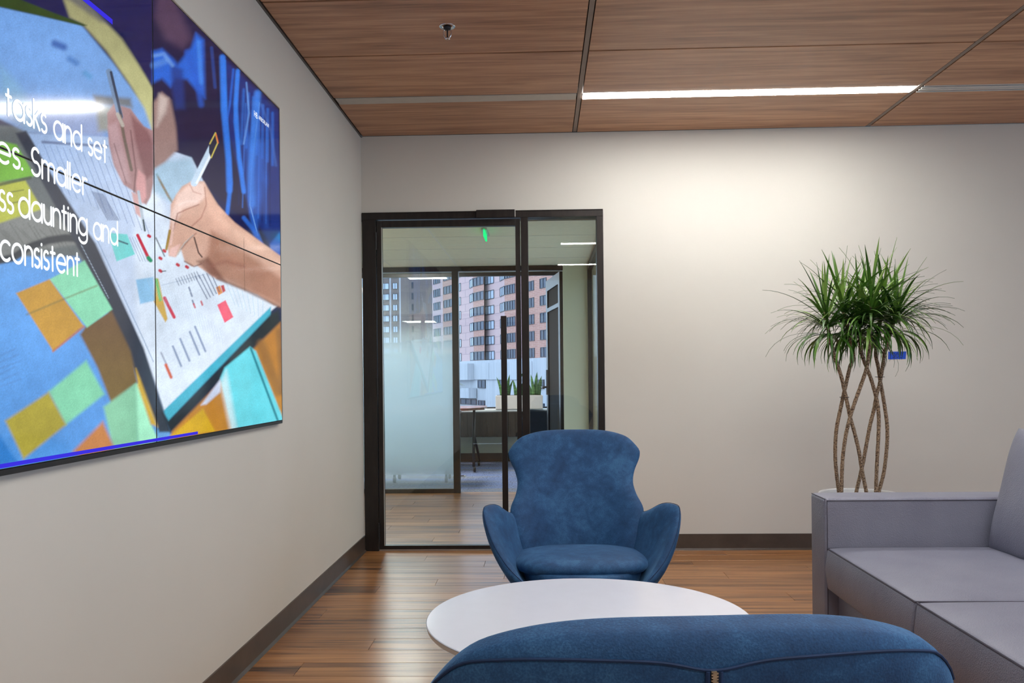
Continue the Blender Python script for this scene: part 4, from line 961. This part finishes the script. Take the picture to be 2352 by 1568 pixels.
def make_chair(label, loc, rz):
    c = thing('armchair', loc, label, 'chair', rz, group='blue velvet armchairs')
    back = thick_sheet(US, VS, back_surf).obj('backrest', 'velvet', c, smooth=True, subsurf=1)
    for sg in (-1, 1):
        a = thick_sheet(np.linspace(-1, 1, 30), np.concatenate([np.linspace(0, .72, 9), .72 + .28 * np.sin(np.linspace(0, math.pi / 2, 8))[1:]]), arm_surf(sg)).obj('arm', 'velvet', c, smooth=True, subsurf=1)
        sfn = arm_surf(sg)
        MB().tube([sfn(u, 1.0, 1) * .5 + sfn(u, 1.0, -1) * .5 + np.array([0, 0, .0015]) for u in np.linspace(-.9, .98, 44)], .0012, 6).obj('arm_seam', 'velvet_seam', a)
    # lower bowl
    prof = [(.02, .215), (.35, .218), (.62, .235), (.83, .268), (.96, .315), (1.0, .352), (.985, .372), (.93, .375), (.55, .372), (0, .372)]
    m = MB(); n = 48; vs = []; fs = []
    for kk in range(n):
        an = 2 * math.pi * kk / n; ca, sa = math.cos(an), math.sin(an); ex_ = .82
        dx = math.copysign(abs(ca) ** ex_, ca) * .245; dy = math.copysign(abs(sa) ** ex_, sa); dy = dy * (.345 if dy > 0 else .255)
        for (r, z) in prof: vs.append((r * dx, -(r * dy + .012), z))
    q = len(prof)
    for kk in range(n):
        for i in range(q - 1): fs.append((kk * q + i, ((kk + 1) % n) * q + i, ((kk + 1) % n) * q + i + 1, kk * q + i + 1))
    fs.append(tuple(kk * q for kk in range(n))); m.add(vs, fs); m.obj('seat_shell', 'velvet', c, smooth=True)
    # cushion: rounded D shape
    m = MB(); vs = []; fs = []; n = 56; lev = [(.0, .346), (.55, .346), (.88, .348), (.965, .355), (1.0, .370), (.985, .387), (.93, .401), (.80, .413), (.5, .423), (.2, .427), (0, .427)]
    for kk in range(n):
        an = 2 * math.pi * kk / n; ca, sa = math.cos(an), math.sin(an)
        dx = math.copysign(abs(ca) ** .58, ca) * .268; dy = math.copysign(abs(sa) ** .72, sa); dy = dy * (.285 if dy > 0 else .235)
        for (r, z) in lev:
            X_, Y_ = r * dx, r * dy + .035
            zz_ = z + .055 * (Y_ - .1) - .02 * max(0, (z - .36) / .09) * (1 if Y_ < 0 else 0) * abs(Y_) * 2
            vs.append((X_, -Y_, zz_))
    q = len(lev)
    for kk in range(n):
        for i in range(q - 1): fs.append((kk * q + i, ((kk + 1) % n) * q + i, ((kk + 1) % n) * q + i + 1, kk * q + i + 1))
    m.add(vs, fs); cu = m.obj('seat_cushion', 'velvet', c, smooth=True, subsurf=1)
    # seams: rear panel seam with dip, zipper
    pts = []
    for u in np.linspace(-.985, .985, 70):
        vv = min(.997,   .957 + .040 * abs(u) ** 2.2 - .014 * math.exp(-(u / .13) ** 2))
        p = back_surf(u, vv, -1); pts.append(p + np.array([0, .0007, 0]))
    MB().tube(pts, .0017, 6).obj('rear_seam', 'velvet_seam', back)
    pts = [back_surf(.0, vv, -1) + np.array([0, .0022, 0]) for vv in np.linspace(.942, .12, 40)]
    z = MB()
    for sx in (-.0062, .0062): z.tube([p + np.array([sx, -.001, 0]) for p in pts], .0026, 6)
    z.obj('zipper_tape', 'velvet_seam', back)
    z = MB(); zp = catmull(pts, 360)
    for i in range(0, 359, 1):
        p = zp[i]; s = -1 if i % 2 else 1; z.box((p[0] - .0026 + s * .0008, p[1] - .001, p[2] - .0008), (p[0] + .0026 + s * .0008, p[1] + .0018, p[2] + .0008))
    z.obj('zipper', 'zip', back)
    # pedestal
    MB().lathe([(.028, .05), (.028, .218), (0, .218)], 24).obj('column', 'chrome', c, smooth=True)
    for kk in range(4):
        an = math.pi / 4 + kk * math.pi / 2; ca, sa = math.cos(an), math.sin(an)
        MB().tube([(0, 0, .06), (.15 * ca, .15 * sa, .045), (.29 * ca, .29 * sa, .015)], [.02, .016, .012], 8).obj('foot', 'chrome', c, smooth=True)
    return c
MAT['zip'] = simple('brass_grey_zipper', rgb(176, 166, 146), .35, .7, noise=.15, nscale=200)
make_chair('blue velvet armchair facing the camera in front of the glass door', (1.281, -1.965, 0), math.radians(1.5))
make_chair('nearest blue velvet armchair seen from behind with a zipper down its back', (1.274, -4.286, 0), math.radians(180 + 4.2))

# ------------------------------------------------------------------ sofa
so = thing('sofa', (2.2, -2.165, 0), 'lavender grey leather sofa along the right side', 'sofa')
SD = .95; A_T = .17; CW = .775
def rbox(name, lo, hi, bev, parent, mat='leather', seg=4): return box(name, lo, hi, mat, parent, bevel=bev, seg=seg, smooth=True)
def seam(pts, parent, r=.0022): MB().tube(pts, r, 6).obj('piping', 'leather_seam', parent)
SEATS = 3; Y_END = -(SEATS * CW)
for (ya, yb) in ((0.0, A_T), (Y_END - A_T, Y_END)):
    a = rbox('arm', (0.0, ya, .09), (SD, yb, .635), .014, so)
    e = .0095
    seam([(e, ya + .001, .10), (e, ya + .001, .635 - e), (SD, ya + .001, .635 - e)], a); seam([(.004, ya + .004, .631), (.004, yb - .004, .631)], a, .0018)
base = rbox('base', (.045, Y_END + .004, .09), (SD - .02, -.004, .275), .012, so)
bk = rbox('back_frame', (SD - .20, Y_END, .09), (SD, 0, .70), .02, so)
def cushion(x0, x1, y0, y1, z0, z1, crown, name):
    nx, ny = 15, 15; vs = []; fs = []
    def sm(a, b, t): return a + (b - a) * t
    m = MB(); g = np.sin(np.linspace(-math.pi / 2, math.pi / 2, nx)) * .5 + .5
    for side in (0, 1):
        for i in range(nx):
            for j in range(ny):
                u, v = g[i], g[j]; bul = (max(0., 1 - (2 * u - 1) ** 4) * max(0., 1 - (2 * v - 1) ** 4)) ** .6
                z = z1 + crown * bul if side else z0 - .004 * bul
                vs.append((sm(x0, x1, u), sm(y0, y1, v), z))
    k = nx * ny
    for i in range(nx - 1):
        for j in range(ny - 1):
            a = i * ny + j; fs.append((k + a, k + a + ny, k + a + ny + 1, k + a + 1)); fs.append((a, a + 1, a + ny + 1, a + ny))
    ring = [i * ny for i in range(nx)] + [(nx - 1) * ny + j for j in range(1, ny)] + [i * ny + ny - 1 for i in range(nx - 2, -1, -1)] + [j for j in range(ny - 2, 0, -1)]
    # side wall with mid bulge
    mid = []
    cx, cy = (x0 + x1) / 2, (y0 + y1) / 2
    for r in ring:
        p = vs[r]; q = vs[k + r]; zz_ = (p[2] + q[2]) / 2; ox = .010 * (-1 if p[0] <= x0 + 1e-6 else (1 if p[0] >= x1 - 1e-6 else 0))
        mid.append(len(vs)); vs.append((p[0] + ox, p[1], zz_))
    n = len(ring)
    for i in range(n):
        a, b = ring[i], ring[(i + 1) % n]; c, d = mid[i], mid[(i + 1) % n]
        fs.append((a, b, d, c)); fs.append((c, d, k + b, k + a))
    o = m.add(vs, fs).obj(name, 'leather', so, smooth=True, bevel=.010, seg=3)
    e = .002
    seam([(x0 + .2, y1 - e, z1 - .002), (x0 + e, y1 - e, z1 - .001), (x0 + e, y0 + e, z1 - .001), (x0 + .5, y0 + e, z1 - .002)], o, .003)
    return o
for kk in range(SEATS):
    cushion(.006, SD - .19, -(kk + 1) * CW + .004, -kk * CW - .004, .292, .447, .018, 'seat_cushion')
# back pillows: puffy, leaning
def pillow(yc):
    m = MB(); n1, n2 = 21, 21; vs = []; fs = []; hw, hh, th = CW / 2 - .012, .235, .13
    for side in (-1, 1):
        for i in range(n1):
            for j in range(n2):
                u = math.sin((i / (n1 - 1) - .5) * math.pi); v = math.sin((j / (n2 - 1) - .5) * math.pi)
                pinch = 1 - .05 * (abs(u) * (1 - v * v) ** .5) ** 2
                t = th / 2 * (max(0, 1 - u ** 4) ** .5) * (max(0, 1 - v ** 4) ** .5)
                a, b = u * hw * (1 - .04 * (1 - abs(v)) * abs(u) ** 6), v * hh * (1 - .03 * (1 - abs(u)))
                L_ = math.radians(14); x = side * t
                X_ = x * math.cos(L_) + (b + hh) * math.sin(L_); Z_ = -x * math.sin(L_) + (b + hh) * math.cos(L_)
                vs.append((.602 + X_, yc + a, .440 + Z_))
    k = n1 * n2
    for s in (0, 1):
        for i in range(n1 - 1):
            for j in range(n2 - 1): a = s * k + i * n2 + j; fs.append((a, a + n2, a + n2 + 1, a + 1))
    o = m.add(vs, fs).obj('back_pillow', 'leather', so, smooth=True, subsurf=1); return o
for kk in range(SEATS): pillow(-(kk + .5) * CW)
for (x, y) in ((.06, .10), (SD - .08, .10), (.06, Y_END - .10), (SD - .08, Y_END - .10)): box('foot', (x - .02, y - .02, 0), (x + .02, y + .02, .095), 'black', so, bevel=.003)

# ------------------------------------------------------------------ dracaena
PY = -1.20
dp = thing('potted_dracaena', (2.68, PY, 0), 'dracaena with braided stems and spiky leaves in a white pot behind the sofa arm', 'potted plant')
MB().lathe([(0, 0), (.155, 0), (.172, .02), (.190, .47), (.192, .512), (.186, .520), (.178, .512), (.176, .47), (0, .47)], 48).obj('pot', 'pot', dp, smooth=True)
MB().lathe([(0, .478), (.176, .472)], 32).obj('soil', 'soil', dp)
def P7(X, Y, dy): # stem points measured on the picture plane through the pot
    x = 1780 + X / 4.6125; y = 800 + Y / 4.6125; d = px_ray(x, y); t = (PY + dy - CAM[1]) / d[1]; q = CAM + d * t; return np.array([q[0] - 2.68, q[1] - PY, q[2]])
STEMS = [
 ([(610, 0), (640, 110), (700, 290), (735, 440), (770, 600), (800, 740), (840, 880), (890, 1090), (915, 1250), (940, 1380), (965, 1505), (985, 1620)], -.012, 1893, 722),
 ([(830, 30), (790, 210), (745, 410), (720, 520), (690, 660), (655, 830), (640, 1000), (640, 1180), (655, 1350), (675, 1505), (690, 1620)], .014, 1934, 705),
 ([(1000, 0), (975, 190), (925, 350), (860, 530), (810, 680), (780, 790), (745, 950), (715, 1200), (705, 1505), (705, 1620)], -.03, 2002, 694),
 ([(910, 0), (940, 120), (975, 210), (1020, 330), (1060, 470), (1085, 580), (1100, 740), (1095, 950), (1080, 1230), (1070, 1505), (1065, 1620)], .03, 1972, 726),
 ([(1175, 0), (1140, 200), (1110, 370), (1075, 500), (1050, 640), (1010, 800), (975, 980), (935, 1200), (890, 1400), (865, 1505), (850, 1620)], .05, 2062, 716),
 ([(1070, 0), (1095, 200), (1115, 340), (1135, 450), (1160, 600), (1185, 780), (1190, 950), (1175, 1150), (1150, 1330), (1105, 1500), (1080, 1620)], .075, 2030, 700)]
def leaf_mesh(L, th0, bend, wd, roll):
    n = 10; m = MB(); vs = []; fs = []; x = z = 0.; th = th0; ds = L / (n - 1)
    for i in range(n):
        t = i / (n - 1); w = wd * (.75 + .9 * t - 1.65 * t ** 2.2) if t < .99 else .0002; w = max(w, .0003)
        nx, nz = -math.cos(th), math.sin(th)
        for s in (-1, 0, 1): vs.append((x - (0 if s else .0012) * nx * 1.0, s * w / 2, z - (0 if s else .0012) * nz))
        th += bend * (.4 + 1.2 * t) / n; x += math.sin(th) * ds; z += math.cos(th) * ds
    for i in range(n - 1):
        for k in range(2): fs.append((i * 3 + k, i * 3 + k + 1, (i + 1) * 3 + k + 1, (i + 1) * 3 + k))
    return m.add(vs, fs).mesh('leaf', 'leaf', True)
LEAFS = []
for k in range(30):
    f = k / 29.0   # 0 young upright, 1 old drooping
    L = .232 + .09 * random.random() + (.055 if .3 < f < .85 else 0)
    LEAFS.append(leaf_mesh(L, .05 + 1.35 * f ** .9 + .15 * random.random(), .08 + (1.75 + .7 * random.random()) * f ** 1.1, .0185 - .004 * random.random(), 0))
under = MB()
for si, (pts, dy, hx, hy) in enumerate(STEMS):
    hd = px_ray(hx, hy); t = (PY + dy * 1.6 - CAM[1]) / hd[1]; hq = CAM + hd * t; head = np.array([hq[0] - 2.68, hq[1] - PY, hq[2] + .012])
    line_ = [P7(a, b, dy * (1 if i > 1 else 1.3)) for i, (a, b) in enumerate(pts)]
    line_ = catmull([head] + line_, 60)
    st = MB().tube(line_, [.0088 + .0005 * math.sin(i * 2.1) for i in range(60)], 10).obj('stem', 'bark', dp, smooth=True)
    ga = random.random() * 6
    NL = 50
    def spot(f):   # leaf bases run from the crown down the top of the stem
        q = np.array(line_)[:, 2]; i = int(np.argmin(abs(q - (head[2] - .125 * f)))); p = np.array(line_[i]); p[2] = head[2] + .02 - .125 * f if f < .12 else p[2]; return p
    for k in range(NL):
        f = (k / (NL - 1)) ** .85; me = LEAFS[min(29, int(f * 29 + random.random()))]
        o = D.objects.new('leaf', me); link(o, st); o.location = Vector(spot(f))
        o.rotation_euler = (random.uniform(-.09, .09), random.uniform(-.09, .09), ga + k * 2.39996); s = random.uniform(.85, 1.12); o.scale = (s, s, s)
    for k in range(56):   # smaller inner and lower leaves, too dense to pick apart
        f = .45 + .55 * random.random(); me = LEAFS[min(29, int(f * 29))]
        M_ = Matrix.Translation(Vector(spot(f))) @ Matrix.Rotation(random.random() * 6.283, 4, 'Z') @ Matrix.Scale(random.uniform(.7, 1.05), 4)
        k0 = len(under.v); under.v += [tuple(M_ @ v.co) for v in me.vertices]; under.f += [tuple(i + k0 for i in p.vertices) for p in me.polygons]; under.m += [0] * len(me.polygons)
tag(under.obj('foliage', 'leaf', dp, smooth=True), kind='stuff')
for (a, b, dy) in ((735, 516, .0), (1110, 302, .06)):
    p = P7(a, b, dy); m = MB(); m.tube([p + np.array([.020 * math.cos(q), .030 * math.sin(q), 0]) for q in np.linspace(0, 2 * math.pi, 20)], .0016, 6); m.obj('plant_tie', 'black', dp)

# ------------------------------------------------------------------ tape label on the back wall
tp = thing('tape_label', (3.356, 0, 1.21), 'blue painters tape label marked 303 on the back wall', 'tape')
MB().prism([(-.056, -.024), (.052, -.0235), (.057, .024), (-.054, .0235)], -.0012, -.0002, 'y').obj('strip', 'tape', tp)
def ink(pts): 
    m = MB(); m.tube([(q[0], -.0014, q[1]) for q in catmull(pts, 24)], .0013, 5); m.obj('handwriting', 'ink', tp)
three = [(-.008, .012), (0, .015), (.007, .010), (.001, .002), (.008, -.006), (.001, -.014), (-.008, -.011)]
ink([(x - .022, z) for x, z in three]); ink([(x + .024, z) for x, z in three])
ink([(.001 + .009 * math.cos(a), .0 + .013 * math.sin(a)) for a in np.linspace(0, 2 * math.pi, 12)])
